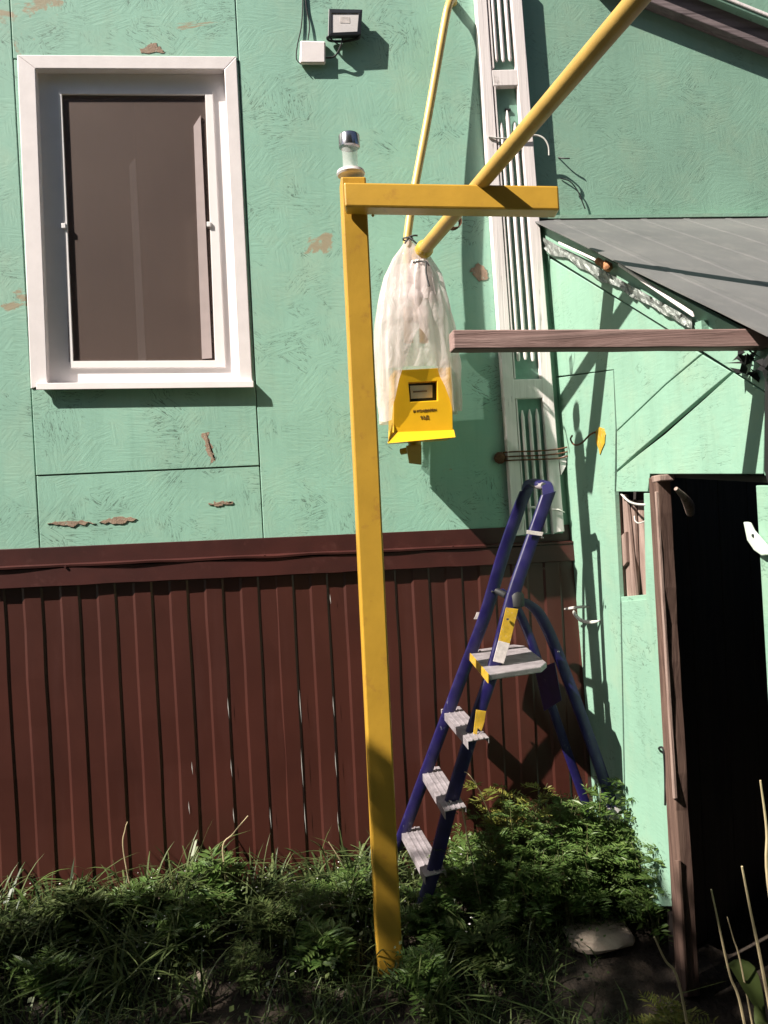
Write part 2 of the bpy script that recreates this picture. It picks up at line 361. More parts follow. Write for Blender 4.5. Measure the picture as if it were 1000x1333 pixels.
# reveal lining
def lining(p, q, name='reveal_board'):
    a = MB(); A, B = at(*p, cy+.003), at(*q, cy+.003); d = V((0, fy-cy-.001, 0)); n_ = (B-A).normalized().cross(V((0,1,0)))*.003
    a.prism([A, B, B+d, A+d], n_); a.build(name, M['white'], window)
lining((46,89), (292,90)); lining((292,90), (312,499)); lining((62,501), (46,89))
# sill with folded drip edge
a = MB(); A, B = at(47,500,WY-.03), at(330,497,WY-.03); h = .022
a.prism([A+V((0,.07,.012)), A+V((0,0,.004)), A+V((0,-.002,-h)), A+V((0,.006,-h)), A+V((0,.008,-.002)), A+V((0,.07,.004))], B-A); a.build('sill', M['white'], window, .0015)
# inner sash, glass, insect screen, curtain
sy = fy-.009
so_ = [at(75,118,sy), at(277,119,sy), at(294,478,sy), at(92,479,sy)]; si = [at(80,122,sy), at(267,123,sy), at(280,469,sy), at(95,470,sy)]
a = MB(); a.add(so_+si+[p+V((0,.02,0)) for p in so_+si], [(0,1,5,4),(1,2,6,5),(2,3,7,6),(3,0,4,7),(4,5,13,12),(5,6,14,13),(6,7,15,14),(7,4,12,15),(1,0,8,9),(2,1,9,10),(3,2,10,11),(0,3,11,8)])
sash = a.build('screen_frame', M['pvc'], window, .0015)
a = MB(); k = [at(78,121,sy+.010), at(268,122,sy+.010), at(281,471,sy+.010), at(93,472,sy+.010)]; a.prism(k, (0, .001, 0)); a.build('insect_screen', M['screen'], window)
a = MB(); k = [at(252,164,sy+.004), at(261,150,sy+.004), at(276,466,sy+.004), at(263,467,sy+.004)]; a.prism(k, (0, .004, 0)); a.build('sash_bar', M['shaded_white'], window)
a = MB(); k = [at(168,215,sy+.026), at(176,205,sy+.026), at(190,470,sy+.026), at(180,470,sy+.026)]; a.prism(k, (0, .006, 0)); a.build('curtain_edge', M['card'], window)
a = MB(); k = [p+V((0,.040,0)) for p in (P(70,112), P(280,112), P(300,480), P(80,480))]; a.prism(k, (0, .004, 0)); a.build('window_pane', M['glass'], window)
a = MB(); n_ = 120; A, B = at(60,100,WY+.2), at(300,490,WY+.2)
for i in range(n_+1):
    u = i/n_; x = A.x-.1+(B.x-A.x+.2)*u; y = WY+.2+.012*math.sin(u*47)+.01*math.sin(u*23+1) - .05*math.exp(-((u-.52)/.02)**2)
    a.v += [V((x, y, B.z-.1)), V((x+.0, y, A.z+.1))]
a.f = [(2*i, 2*i+2, 2*i+3, 2*i+1) for i in range(n_)]; a.build('curtain', M['curtain'], window, smooth=True)
for x, y in ((83,294), (272,292)):
    a = MB(); c = at(x, y, sy-.003); a.box(c-V((.008,.004,.010)), c+V((.008,.004,.010))); a.build('screen_clip', M['pvc'], window, .002)

# carved corner strip
def pl(y): return 620+48*y/690.0
def pr(y): return 680+55*y/690.0
PT = .045
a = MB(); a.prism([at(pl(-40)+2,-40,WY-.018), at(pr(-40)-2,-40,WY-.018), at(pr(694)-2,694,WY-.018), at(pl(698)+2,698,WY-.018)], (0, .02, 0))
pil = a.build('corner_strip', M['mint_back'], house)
a = MB(); a.prism([at(pl(-40),-40,WY-PT), at(pl(-40)+14,-40,WY-PT), at(pl(696)+15,696,WY-PT), at(pl(698),698,WY-PT)], (0, PT-.004, 0)); a.build('side_board', M['wpaint'], pil, .003)
a = MB(); a.prism([at(pr(-40)-14,-40,WY-PT), at(pr(-40),-40,WY-PT), at(pr(692),692,WY-PT), at(pr(694)-15,694,WY-PT)], (0, PT-.004, 0)); a.build('side_board', M['wpaint'], pil, .003)
for y0, y1 in ((91,112), (494,519)):
    a = MB(); a.prism([at(pl(y0)+13.5,y0,WY-PT+.001), at(pr(y0)-13.5,y0-1,WY-PT+.001), at(pr(y1)-14,y1-1,WY-PT+.001), at(pl(y1)+14.5,y1,WY-PT+.001)], (0, PT-.006, 0)); a.build('cross_board', M['wpaint'], pil, .003)
for y0, y1 in ((-40,91), (112,494), (519,696)):      # thin mouldings inside each recess
    for s_ in (0, 1):
        f_ = (lambda y: pl(y)+15.5) if s_ == 0 else (lambda y: pr(y)-15.5)
        a = MB(); a.bar(at(f_(y0), y0+1, WY-PT+.013), at(f_(y1), y1-1, WY-PT+.013), (.0028, 0, 0), (0, .011, 0)); a.build('moulding', M['wpaint'], pil)
def rods(tops, y1s, mat='wpaint'):
    for j, (y0, y1) in enumerate(zip(tops, y1s)):
        f_ = lambda y: pl(y) + (pr(y)-pl(y))*(.355, .50, .645)[j] - .5
        A, B = at(f_(y0), y0, WY-.034), at(f_(y1), y1, WY-.034)
        a = MB(); d = (B-A).normalized()
        a.tube([A, A+d*.03, B-d*.012, B], [.003, .008, .008, .005], 8); a.build('rod', M[mat], pil, smooth=True)
rods((-40,-40,-40), (80,80,79)); rods((160,144,160), (470,468,470)); rods((534,533,532), (696,695,694))
a = MB(); c = at(661,143,WY-.021); a.box(c-V((.012,.005,.004)), c+V((.012,.005,.004))); a.build('peg', M['black'], pil)

# brown skirting
zt = wz(0,715); zr_ = wz(735,683)
def zc(x): return zt+(zr_-zt)*(x+1.14)/2.28
XE = 1.19
skirt = MB()
X0, X1 = -4.4, XE-.012
skirt.prism([V((X0, WY-.010, zc(X0))), V((X1, WY-.010, zc(X1))), V((X1, WY-.010, zc(X1)-.072)), V((X0, WY-.010, zc(X0)-.072))], (0, .008, 0))
sk = skirt.build('skirting', M['brown_trim'], house, .002)
a = MB(); n_ = 150                                # wavy drip ledge
for i in range(n_+1):
    x = X0+(X1-.0-X0)*i/n_; z = zc(x)-.070; wv = .004*noise.noise(V((x*6, 0, 0)))*(1.3 if x < .2 else .5); wy = .006*noise.noise(V((x*4, 3, 0)))
    y0 = WY-.046+wy
    a.v += [V((x, WY-.008, z+.004)), V((x, y0, z+wv)), V((x, y0+.001, z+wv-.008)), V((x, WY-.008, z-.006))]
for i in range(n_):
    for k in range(3): a.f.append((i*4+k, i*4+k+1, i*4+k+5, i*4+k+4))
a.build('drip_ledge', M['brown_trim'], sk)
a = MB()                                           # flat trim band over the sheet tops
for i in range(n_+1):
    x = X0+(XE-X0)*i/n_; z = zc(x)-.082+.003*noise.noise(V((x*5, 9, 0))); zl = z-.068+.003*noise.noise(V((x*9, 4, 0)))
    y0 = WY-.040
    a.v += [V((x, y0, z)), V((x, y0-.001, zl)), V((x, y0+.006, zl-.003))]
for i in range(n_):
    for k in range(2): a.f.append((i*3+k, i*3+k+1, i*3+k+4, i*3+k+3))
a.build('trim_band', M['brown_trim'], sk)
xr0 = at(28,763,WY-.03).x; sp = (at(404,763,WY-.03).x - xr0)/8
def rib_profile(k0, k1):
    pr_ = []
    for k in range(k0, k1):
        x = xr0+sp*k
        pr_ += [(x-.004, 0), (x+.006, 1), (x+.066, 1), (x+.074, 0)]
    return pr_
sheets = ((-22, -14), (-14, -7), (-7, 0), (0, 7), (7, 13), (13, 17))
for j, (k0, k1) in enumerate(sheets):
    pr_ = rib_profile(k0, k1); pr_.append((min(xr0+sp*k1+.002, XE+.012), 0))
    pr_ = [(x, h) for x, h in pr_ if x <= XE+.012]
    a = MB(); rows = 8; off = .0022*(j % 2)
    for r_ in range(rows+1):
        for x, h in pr_:
            z = zc(x)-.13 + (-.25-zc(x)+.13)*r_/rows
            a.v.append(V((x+.0035*noise.noise(V((x*3, r_*.7, 1))), WY-.016-off-.0050*h+.003*noise.noise(V((x*7, r_*.9, j))), z)))
    n_ = len(pr_)
    for r_ in range(rows):
        for i in range(n_-1): a.f.append((r_*n_+i, (r_+1)*n_+i, (r_+1)*n_+i+1, r_*n_+i+1))
    a.build('profiled_sheet', M['brown'], sk)
# pale slivers painted on as sun glints along the ribs
for x, y, L in ((297,922,16),(301,1000,14),(304,1062,12),(391,920,26),(393,1000,30),(397,1066,24),(437,995,20),(440,1070,16),(434,920,16),(430,780,8),(352,1065,16),(250,1000,10),(246,1052,10)):
    a = MB(); c = at(x, y, WY-.028); L_ = L/330*.6; q = .0016; L_ *= 1.5
    a.add([c+V((0,0,L_)), c+V((-q,0,.1*L_)), c+V((.002,0,-L_)), c+V((q,0,-.1*L_))], [(0,1,2,3)])
    a.build('glint_mark', M['glint'], sk)
for i, (x, y) in enumerate(((85,692*1.066),(345,724),(590,712),(708,740),(690,716))):
    a = MB(); c = at(x, y, WY-.042); a.tube([c, c+V((0,-.004,0))], .005, 8); a.build('screw', M['brown_trim'], sk)
# small gable verge at the upper right
def verge(p, q, Y0, hgt, th, name, mat):
    A, B = at(*p, Y0), at(*q, Y0); d = (B-A).normalized(); B = B+d*2.2; nrm = V((-d.z, 0, d.x))
    a = MB(); a.prism([A, B, B+nrm*hgt, A+nrm*hgt], (0, th, 0)); return a.build(name, M[mat], house, .004)
verge((770,-28), (1000,63), WY-.055, .10, .053, 'verge_board', 'verge')
verge((770,-66), (1000,27), WY-.092, .16, .09, 'verge_board', 'mint_ply')
verge((770,-72), (1000,21), WY-.098, .014, .006, 'verge_moulding', 'wpaint')

# ------------------------------------------------------------------ lean-to shed
shed = empty('lean_to_shed', (1.16, 2.4, 0), 'mint green lean-to shed with grey metal roof and open dark doorway', 'shed')
def sboard(pts, off=0.0, th=.018, name='wall_board', mat='mint_ply', bevel=.002, parent=None):
    a = MB(); a.prism([side(x, y, off) for x, y in pts], (th, 0, 0)); return a.build(name, M[mat], parent or shed, bevel)
sboard([(700,322),(716,333),(872,430),(1000,512),(1100,575),(1100,492),(985,440),(712,295),(690,290)], .010, .02, 'rake_board')
sboard([(716,337),(872,430),(880,440),(912,461),(866,500),(803,560),(799,481),(724,490),(718,420)], .0005)
sboard([(914,462),(952,484),(918,512),(862,560.5),(830,587.5),(803,612),(803,562),(867,501)], .0005)
sboard([(955,485),(1000,514),(996,516),(993,617),(846,617),(843,640),(802,640),(803,615),(831,592),(866,565),(920,517)], .003)
sboard([(716,492),(724,492),(798,482),(801,560),(800,640),(807,782),(815,1180),(740,1180),(728,800),(722,600)], .001)
sboard([(809,783),(841,780),(838,642),(849,642),(853,700),(880,1180),(817,1180)], .002)
sboard([(984,632),(1100,634),(1150,1260),(1020,1260)], .000)
sboard([(996,520),(1100,585),(1100,630),(995,619)], .0)
sboard([(704,296),(712,296),(722,480),(735,690),(748,820),(752,1000),(752,1160),(744,1160),(730,700),(716,490)], .004, .006, 'corner_lath')
# dark torn tar paper at the corner beside the beam
a = MB(); pts = [(996,470),(1003,470),(1003,640),(995,612)]; a.prism([side(x, y, .02) for x, y in pts], (.016, 0, 0)); a.build('tar_paper', M['black'], shed)
a = MB()
for i in range(26):
    c = side(random.uniform(962, 1010), random.uniform(456, 488) + 0, .03); q = [V((random.gauss(0,.012), random.gauss(0,.014), random.gauss(0,.012))) for _ in range(4)]
    a.add([c+k for k in q], [(0,1,2),(0,2,3),(0,3,1),(1,3,2)])
a.build('torn_paper', M['black'], shed)
# roof: ribbed sheet from the house wall down to the eave
P1 = at(690, 286, WY-.004); E_ = side(1000, 436, .085); RX = 1.062
E_ = EYE + ray(1000, 436)*(RX/ray(1000, 436).x); sl_ = (P1.z-E_.z)/(P1.y-E_.y)
a = MB(); st = []; x = RX
while x < 4.4:
    st += [(x, 0), (x+.085, 0), (x+.093, .002), (x+.114, .002), (x+.122, 0)]; x += .19
rows = 8; n_ = len(st)
for r_ in range(rows+1):
    y = P1.y + (E_.y-P1.y)*r_/rows; z = P1.z + (E_.z-P1.z)*r_/rows
    for x, h in st: a.v.append(V((x, y, z+h+.004*noise.noise(V((x*2, y*3, 0))))))
for r_ in range(rows):
    for i in range(n_-1): a.f.append((r_*n_+i, (r_+1)*n_+i, (r_+1)*n_+i+1, r_*n_+i+1))
rf = a.build('roof', M['roof'], shed); sm = rf.modifiers.new('solid', 'SOLIDIFY'); sm.thickness = .004
a = MB(); a.bar(P1+V((.0,-.012,.004)), V((4.4, P1.y-.012, P1.z+.004)), (0, .010, 0), (0, 0, .007)); a.build('flashing', M['mint_ply'], rf)
# crumpled foil under the rake
a = MB(); n_ = 60
for i in range(n_+1):
    u = i/n_; x, y = 709+(903-709)*u, 312+(418-312)*u
    wd = 11+6*noise.noise(V((u*9, 0, 0)))
    for k in range(4):
        p = side(x-2, y-3+wd*k/3*1.2, .022+.012*noise.noise(V((u*26, k*1.7, 3)))); a.v.append(p)
for i in range(n_):
    for k in range(3): a.f.append((i*4+k, i*4+k+1, i*4+k+5, i*4+k+4))
a.build('foil_strip', M['foil'], shed)
a = MB(); n_ = 9
for i in range(n_):
    c = side(779+i*1.6, 340+i*.9, .035); s_ = random.uniform(.010,.017)
    a.lathe(c, [(s_*.3,-s_), (s_,-s_*.3), (s_*.9,s_*.4), (s_*.2,s_)], 7)
a.build('foam_lump', M['foam'], shed, smooth=True)
a = MB(); a.bar(side(806,344,.04), side(902,409,.04), (.004,0,0), (0,.004,.008)); a.build('white_lath', M['wpaint'], shed, .002)
a = MB(); a.bar(side(728,316,.036), side(775,338,.036), (.003,0,0), (0,.003,.006)); a.build('white_lath', M['wpaint'], shed, .002)
a = MB(); a.prism([side(905,420,.03), side(913,417,.03), side(914,432,.03), side(906,434,.03)], (.02,0,0)); a.build('batten', M['mint_ply'], shed)
# small slatted opening
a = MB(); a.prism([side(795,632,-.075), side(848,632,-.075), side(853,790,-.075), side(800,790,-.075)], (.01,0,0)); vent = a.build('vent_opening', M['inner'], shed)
for pts, of in (([(803,644),(815,644),(828,776),(811,778)], -.030), ([(814,655),(825,650),(830,775),(824,776)], -.045), ([(827,652),(839,650),(842,776),(832,776)], -.060), ([(801,644),(806,644),(813,778),(809,779)], -.022), ([(808,698),(814,692),(816,732),(811,738)], -.018)):
    a = MB(); a.prism([side(x, y, of) for x, y in pts], (.012,0,0)); a.build('slat', M['slat'], vent, .002)
a = MB(); a.prism([side(808,777,-.005), side(841,774,-.005), side(842,781,-.005), side(809,784,-.005)], (.07,0,0)); a.build('sill', M['mint_ply'], vent, .002)
a = MB(); a.tube(curve([side(809,643,-.01), side(818,652,.0), side(828,656,.005), side(841,657,.0)]), .004, 6); a.build('wire', M['wire'], vent, smooth=True)
a = MB(); a.tube(curve([side(826,672,-.01), side(827,678,.0), side(832,681,.005), side(841,678,.0)]), .0022, 6); a.build('wire', M['wire'], vent, smooth=True)
# door frame post and the leaf standing open inside
a = MB(); n_ = 14; L_, R_ = [], []
def jx(y): return 848+(884-848)*(y-622)/(1285-622)
for i in range(n_+1):
    y = 622+(1300-622)*i/n_; wv = 2*noise.noise(V((i*.6, 0, 5)))
    L_.append((jx(y)-4, y)); R_.append((jx(y)+7+wv+3*i/n_, y-2))
a.prism([side(x, y, .028) for x, y in L_] + [side(x, y, .028) for x, y in reversed(R_)], (.045,0,0)); dj = a.build('door_post', M['jamb'], shed, .004)
a = MB(); a.prism([side(jx(y)+x_, y, .034) for x_, y in ((3,640),(5,640),(8,1040),(5,1040))], (.01,0,0)); a.build('split_strip', M['slat'], dj, .002)
a = MB(); a.prism([side(jx(y)+x_, y, .036) for x_, y in ((3,1120),(8,1120),(9,1290),(5,1290))], (.01,0,0)); a.build('split_strip', M['jamb'], dj, .002)
a = MB(); a.prism([side(x, y, .030) for x, y in ((847,620),(858,618),(859,626),(849,629))], (.05,0,0)); a.build('post_cap', M['slat'], dj, .003)
hp = side(862, 900, -.05); d = V((.88, .47, 0)).normalized(); hx, hy = hp.x, hp.y
zl0, zl1 = ground(1.3, 2.5)+.03, side(870, 622).z
n3 = V((d.y, -d.x, 0))
for k in range(5):
    a = MB(); b0 = V((hx, hy, 0))+d*(.19*k+.001); b1 = V((hx, hy, 0))+d*(.19*(k+1)-.001)
    a.prism([b0+V((0,0,zl0)), b1+V((0,0,zl0)), b1+V((0,0,zl1)), b0+V((0,0,zl1))], n3*-.025)
    if k == 0: leaf = a.build('door_leaf', M['leaf_door'], shed, .002)
    else: a.build('door_plank', M['leaf_door'], leaf, .002)
# other walls that close the shed
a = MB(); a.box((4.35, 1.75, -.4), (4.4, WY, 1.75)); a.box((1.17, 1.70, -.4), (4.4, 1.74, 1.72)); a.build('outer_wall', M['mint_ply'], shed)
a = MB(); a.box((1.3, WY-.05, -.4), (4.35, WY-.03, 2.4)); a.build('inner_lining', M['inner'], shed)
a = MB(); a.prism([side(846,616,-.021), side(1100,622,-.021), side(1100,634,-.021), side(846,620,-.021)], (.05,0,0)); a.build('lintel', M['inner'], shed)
# turn latch on the door frame
a = MB(); a.prism([side(x, y, .004) for x, y in ((974,679),(979,680),(984,690),(1003,712),(1006,722),(998,723),(988,716),(979,703))], (-.014,0,0)); lt = a.build('turn_latch', M['latch'], shed, .003)
a = MB(); c = side(981,697,.018); a.tube([c, c+V((-.003,0,0))], .004, 8); a.build('screw', M['dark'], lt)

# ------------------------------------------------------------------ timber beam under the eave
BY = 1.80
A, B = at(587.5, 444.5, BY), at(1000, 442.5, BY); d = (B-A).normalized(); B = B+d*.9
bm = empty('timber_beam', A, 'long mauve brown timber beam sticking out level past the shed eave', 'beam')
a = MB(); n_ = 30; hw = .0215
for i in range(n_+1):
    p = A+(B-A)*i/n_; e = lambda k: .0015*noise.noise(V((i*.5, k, 0)))
    for k, (sy_, sz_) in enumerate(((-1,-1),(1,-1),(1,1),(-1,1))): a.v.append(p+V((0, sy_*.024+e(k), sz_*hw+e(k+7))))
for i in range(n_):
    for k in range(4): a.f.append((i*4+k, i*4+(k+1)%4, i*4+4+(k+1)%4, i*4+4+k))
a.f += [(3,2,1,0), tuple(n_*4+k for k in range(4))]
a.build('timber', M['beam'], bm, .003)

# ------------------------------------------------------------------ gas pipe post with cross arm
PYB = 2.75
pb, pt_ = at(507, 1262, PYB), at(459, 236, PYB)
post = empty('pipe_support_post', (pb.x, pb.y, ground(pb.x, pb.y)), 'tall ochre yellow square steel post with a cross arm at the top holding the pipe', 'post')
a = MB(); hw = .0425; a.bar(pb+V((0,0,-.12)), pt_, (hw,0,0), (0,hw,0)); a.build('post', M['yellow'], post, .006)
ca, cb = at(449, 258.5, PYB-.085), at(725, 263, 2.58)
hz = .0395; dv = (cb-ca).normalized(); sv = V((-dv.y, dv.x, 0)).normalized()
a = MB(); a.bar(ca, cb, sv*.038, V((0,0,hz))); arm = a.build('cross_arm', M['yellow'], post, .006)
a = MB(); a.bar(ca-dv*.001, ca+dv*.003, sv*.030, V((0,0,hz*.8))); a.build('open_end', M['rust'], arm)
a = MB()                                           # weld beads
for i in range(9):
    c = ca+dv*.09+sv*.04+V((0,0,-hz+i*hz/4)); a.lathe(c, [(.002,-.005),(.006,0),(.002,.005)], 6)
a.build('weld', M['yellow'], arm, smooth=True)
# solar lamp on the post
lc = at(457, 229, PYB)
lamp = empty('solar_lamp', lc, 'small solar garden light with chrome cap and cloudy tube on top of the yellow post', 'lamp')
a = MB(); a.lathe(lc, [(.045,.0),(.049,.006),(.046,.016),(.036,.02)], 24); a.build('base_ring', M['card'], lamp, smooth=True)
a = MB(); a.lathe(lc, [(.027,.018),(.026,.03),(.026,.08),(.030,.095)], 24); a.build('tube', M['cloudy'], lamp, smooth=True)
a = MB(); a.lathe(lc, [(.030,.094),(.036,.097),(.0365,.135),(.033,.140)], 24); a.build('cap', M['chrome'], lamp, smooth=True)
a = MB(); a.lathe(lc, [(.028,.1405),(.028,.142)], 20); a.build('solar_cell', M['dark'], lamp)

# ------------------------------------------------------------------ gas pipes
pA, pB = at(546, 332, 3.14), at(829, 0, 1.78); dp = (pB-pA).normalized()
gp = empty('gas_pipe', pA, 'thick yellow gas pipe sloping from the top right over the cross arm into the bag', 'pipe')
a = MB(); a.tube([pA-dp*.02, pA+dp*.05, pA+dp*1.0, pB, pB+dp*1.6], .0262, 20); a.build('tube', M['pipe'], gp, smooth=True)
a = MB(); c = pA+dp*.05; a.tube([c-dp*.04, c-dp*.03, c-dp*.01, c+dp*.012, c+dp*.024], [.028,.034,.032,.035,.027], 14); a.build('joint', M['sticker'], gp, smooth=True)
a = MB(); a.tube([pA+dp*.005, V((pA.x-.01, pA.y+.01, pA.z-.06)), V((pA.x-.02, pA.y+.01, pA.z-.26))], .022, 14); a.build('drop_pipe', M['pipe'], gp, smooth=True)
a = MB()
e1 = dp.cross(V((0,0,1))).normalized(); e2 = dp.cross(e1); wp = []
c0 = EYE + ray(588,290)*((pA+dp*.21).y/ray(588,290).y)
for i in range(64): 
    an = i/64*2*math.pi*4; wp.append(c0 + dp*(.03*i/64) + (e1*math.cos(an)+e2*math.sin(an))*.0290)
a.tube(wp, .0022, 5); a.tube(curve([wp[-1], wp[-1]+V((.02,-.02,.006)), wp[-1]+V((.035,-.03,.02))]), .002, 5); a.build('tie_wire', M['rust'], gp, smooth=True)
q = [at(590,6,WY+.02), at(590,1,WY-.02), at(588,-1,WY-.05), at(584,8,WY-.068), at(578,36,WY-.072), at(556,160,WY-.085), at(540,245,WY-.10), at(531,304,WY-.115), at(530,330,WY-.12)]
gp2 = empty('wall_pipe', q[-1], 'thin cream yellow gas pipe rising along the wall and bending into it', 'pipe')
a = MB(); a.tube(curve(q, 8), .0165, 14); a.build('tube', M['pipe2'], gp2, smooth=True)
a = MB(); a.tube([q[-1]+V((0,0,.01)), q[-1]+V((.003,0,-.14))], .019, 12); a.build('coupling', M['pipe2'], gp2, smooth=True)
a = MB(); c = at(588,4,WY-.02); a.tube([c+V((0,.02,0)), c+V((-.02,-.01,.004)), c+V((-.024,-.05,.004))], .003, 6); a.build('nail', M['rust'], gp2)

# ------------------------------------------------------------------ gas meter cabinet
MYF = 3.07
c00 = at(512, 572, MYF); c10 = at(591, 567, MYF); c11 = at(584, 432, MYF); 
mx_ = (c00.x+c10.x)/2
meter = empty('gas_meter', (mx_, MYF+.08, c00.z), 'bright yellow gas meter cabinet with small display window, half covered by the bag', 'gas meter')
bl, br, tr_, tl_ = at(512,570,MYF), at(590,565,MYF), at(588,478,MYF), at(513,482,MYF)
wbl, wbr, wtr, wtl = at(534,523,MYF), at(570,521,MYF), at(569,496,MYF), at(532,498,MYF)
dY = V((0,.16,0)); FR = [bl,br,tr_,tl_]; WI = [wbl,wbr,wtr,wtl]
a = MB(); a.add(FR+WI+[p+dY for p in FR]+[p+V((0,.035,0)) for p in WI],
   [(0,1,5,4),(1,2,6,5),(2,3,7,6),(3,0,4,7),(1,0,8,9),(2,1,9,10),(3,2,10,11),(0,3,11,8),(11,10,9,8),(4,5,13,12),(5,6,14,13),(6,7,15,14),(7,4,12,15)])
a.build('cabinet', M['meter'], meter, .003)
a = MB(); a.prism([p+V((0,.030,0)) for p in WI], (0,.004,0)); dsp = a.build('display', M['dark'], meter)
k1 = at(535,519,MYF+.026), at(563,517.5,MYF+.026), at(563,501,MYF+.026), at(534,502,MYF+.026)
a = MB(); a.prism(k1, (0,.003,0)); a.build('dial_plate', M['card'], dsp)
a = MB(); a.prism([at(538,511,MYF+.0245), at(556,510,MYF+.0245), at(556,508,MYF+.0245), at(538,509,MYF+.0245)], (0,.001,0)); a.build('counter', M['slat'], dsp)
# lower tray lip turned outwards, catching the light
a = MB(); L0, L1 = at(505,577,MYF-.045), at(593,569,MYF-.045); T0, T1 = at(511,563,MYF-.002), at(591,560,MYF-.002)
a.prism([L0, L1, T1, T0], V((0,.006,.004)))
a.add([L0, at(511,549,MYF-.003), T0], [(0,2,1)]); a.add([L0+V((0,.004,0)), L1+V((0,.004,0)), br+dY+V((0,0,-.012)), bl+dY+V((0,0,-.012))], [(0,1,2,3)])
a.build('bottom_lip', M['meter'], meter)
# top of the meter in the bag and its fittings
for x in (532, 552):
    a = MB(); a.tube([at(x,446,MYF+.08), at(x-1,400,MYF+.08)], .018, 12); a.build('union_nut', M['pipe'], meter, smooth=True)
a = MB(); c = at(540,578,MYF+.09); a.tube([c+V((0,0,.03)), c+V((0,0,-.025)), c+V((0,0,-.06))], [.026,.026,.018], 10); a.tube([c+V((0,0,-.02)), at(522,588,MYF+.12)], .013, 8); a.build('bottom_fitting', M['sticker'], meter, smooth=True)
a = MB(); p0, p1 = at(530,584,MYF+.055), at(549,607,MYF+.055); a.prism([at(529,580,MYF+.055), at(549,579,MYF+.055), at(549,605,MYF+.055), at(533,603,MYF+.055)], (0,.012,0)); a.build('bracket', M['pipe'], meter, .002)
def text(body, px, py, size, parent, name):
    cu = bpy.data.curves.new(name, 'FONT'); cu.body = body; cu.size = size; cu.align_x = 'CENTER'; cu.align_y = 'CENTER'; cu.extrude = .0006
    tmp = bpy.data.objects.new(name+'_tmp', cu); C.objects.link(tmp)
    dg = bpy.context.evaluated_depsgraph_get(); me = bpy.data.meshes.new_from_object(tmp.evaluated_get(dg)); bpy.data.objects.remove(tmp)
    o = bpy.data.objects.new(name, me); C.objects.link(o); me.materials.clear(); me.materials.append(M['ink'])
    c = at(px, py, MYF-.0012); o.parent = parent; o.location = c-parent.location; o.rotation_euler = (R(90), R(-1.5), 0); return o
text('И КОНДИЛЕН', 553, 534.5, .0135, meter, 'lettering'); text('93Д', 553, 543.5, .019, meter, 'lettering')

# ------------------------------------------------------------------ plastic bag tied over the meter
t1, t2 = at(530,313,3.13), at(547,345,3.10)
bag = empty('plastic_bag', t2, 'crumpled clear plastic bag tied over the yellow gas meter', 'bag')
def lerp(a_, b_, t_): return a_+(b_-a_)*t_
SL = [(0.0, 528,534), (.04, 522,543), (.10, 512,560), (.2, 502,574), (.35, 495,583), (.5, 492,589), (.7, 491,595), (.85, 491,598), (1.0, 493,598)]
def prof(v):
    for i in range(len(SL)-1):
        if SL[i][0] <= v <= SL[i+1][0]:
            t_ = (v-SL[i][0])/(SL[i+1][0]-SL[i][0]); return lerp(SL[i][1], SL[i+1][1], t_), lerp(SL[i][2], SL[i+1][2], t_)
    return SL[-1][1], SL[-1][2]
NU, NV = 150, 60
spw = lambda c_: math.copysign(abs(c_)**.68, c_)
a = MB()
for j in range(NV+1):
    v = j/NV; y = 313+(548-313)*v; l_, r_ = prof(v)
    gap = 0 if v < .52 else ((v-.52)/.48)*.36       # front slit, half angle (radians * pi)
    for i in range(NU+1):
        u = i/NU; ang = -math.pi/2 + math.pi*gap*.62 + u*(2*math.pi - 2*math.pi*gap*.62)
        if y < 345 and False: pass
        cx = (l_+r_)/2; hx_ = (r_-l_)/2
        yy = y + (0 if math.cos(ang) < 0 else -20*max(0, v-.5)*math.cos(ang))
        dep = lerp(.014, .105, min(1, v*2.2)**.8)
        amp = .006+.014*min(1, v*3)
        n1 = noise.noise(V((math.cos(ang)*2.6, math.sin(ang)*2.6, v*1.1+2))); n2 = noise.noise(V((math.cos(ang)*6, math.sin(ang)*6, v*2.2+7))); n3_ = noise.noise(V((math.cos(ang)*5, math.sin(ang)*5, v*9)))
        rip = 1 + (0.20*n1 + .055*n2 + .035*n3_ + .012*math.sin(ang*11+n1*6)*(1-.8*v))*min(1, .25+v*4)
        Yc = lerp(3.13, 3.145, v); p = at(cx, yy, Yc); q_ = at(cx+hx_, yy, Yc); hxm = (q_-p).length
        k_ = V((spw(math.cos(ang))*hxm*rip, spw(math.sin(ang))*dep*rip, .012*noise.noise(V((ang*2, v*2, 4)))*(1 if v > .9 else 0)))
        pp = p+k_; pp.y = min(pp.y, WY-.012); a.v.append(pp)
for j in range(NV):
    for i in range(NU): a.f.append((j*(NU+1)+i, j*(NU+1)+i+1, (j+1)*(NU+1)+i+1, (j+1)*(NU+1)+i))
a.build('film', M['film'], bag, smooth=True)
a = MB()
for j in range(31):                                # inner fold of film hanging behind the slit
    v = j/30; y = 345+(481-345)*v; l_, r_ = prof(.12+v*.6)
    for i in range(61):
        an = -math.pi*.98 + math.pi*.96*i/60; cx, hx_ = (l_+r_)/2, (r_-l_)/2*.86
        rip = 1+.14*noise.noise(V((math.cos(an)*3, v*1.5, 11)))+.05*noise.noise(V((an*5, v*5, 1)))
        p = at(cx, y, 3.13); hxm = (at(cx+hx_, y, 3.13)-p).length; a.v.append(p+V((math.cos(an)*hxm*rip, math.sin(an)*.085*rip*min(1,.3+v*2), 0)))
for j in range(30):
    for i in range(60): a.f.append((j*61+i, j*61+i+1, (j+1)*61+i+1, (j+1)*61+i))
a.build('inner_fold', M['film'], bag, smooth=True)
a = MB(); n_ = 40                                   # gathered sleeve round the pipe joint
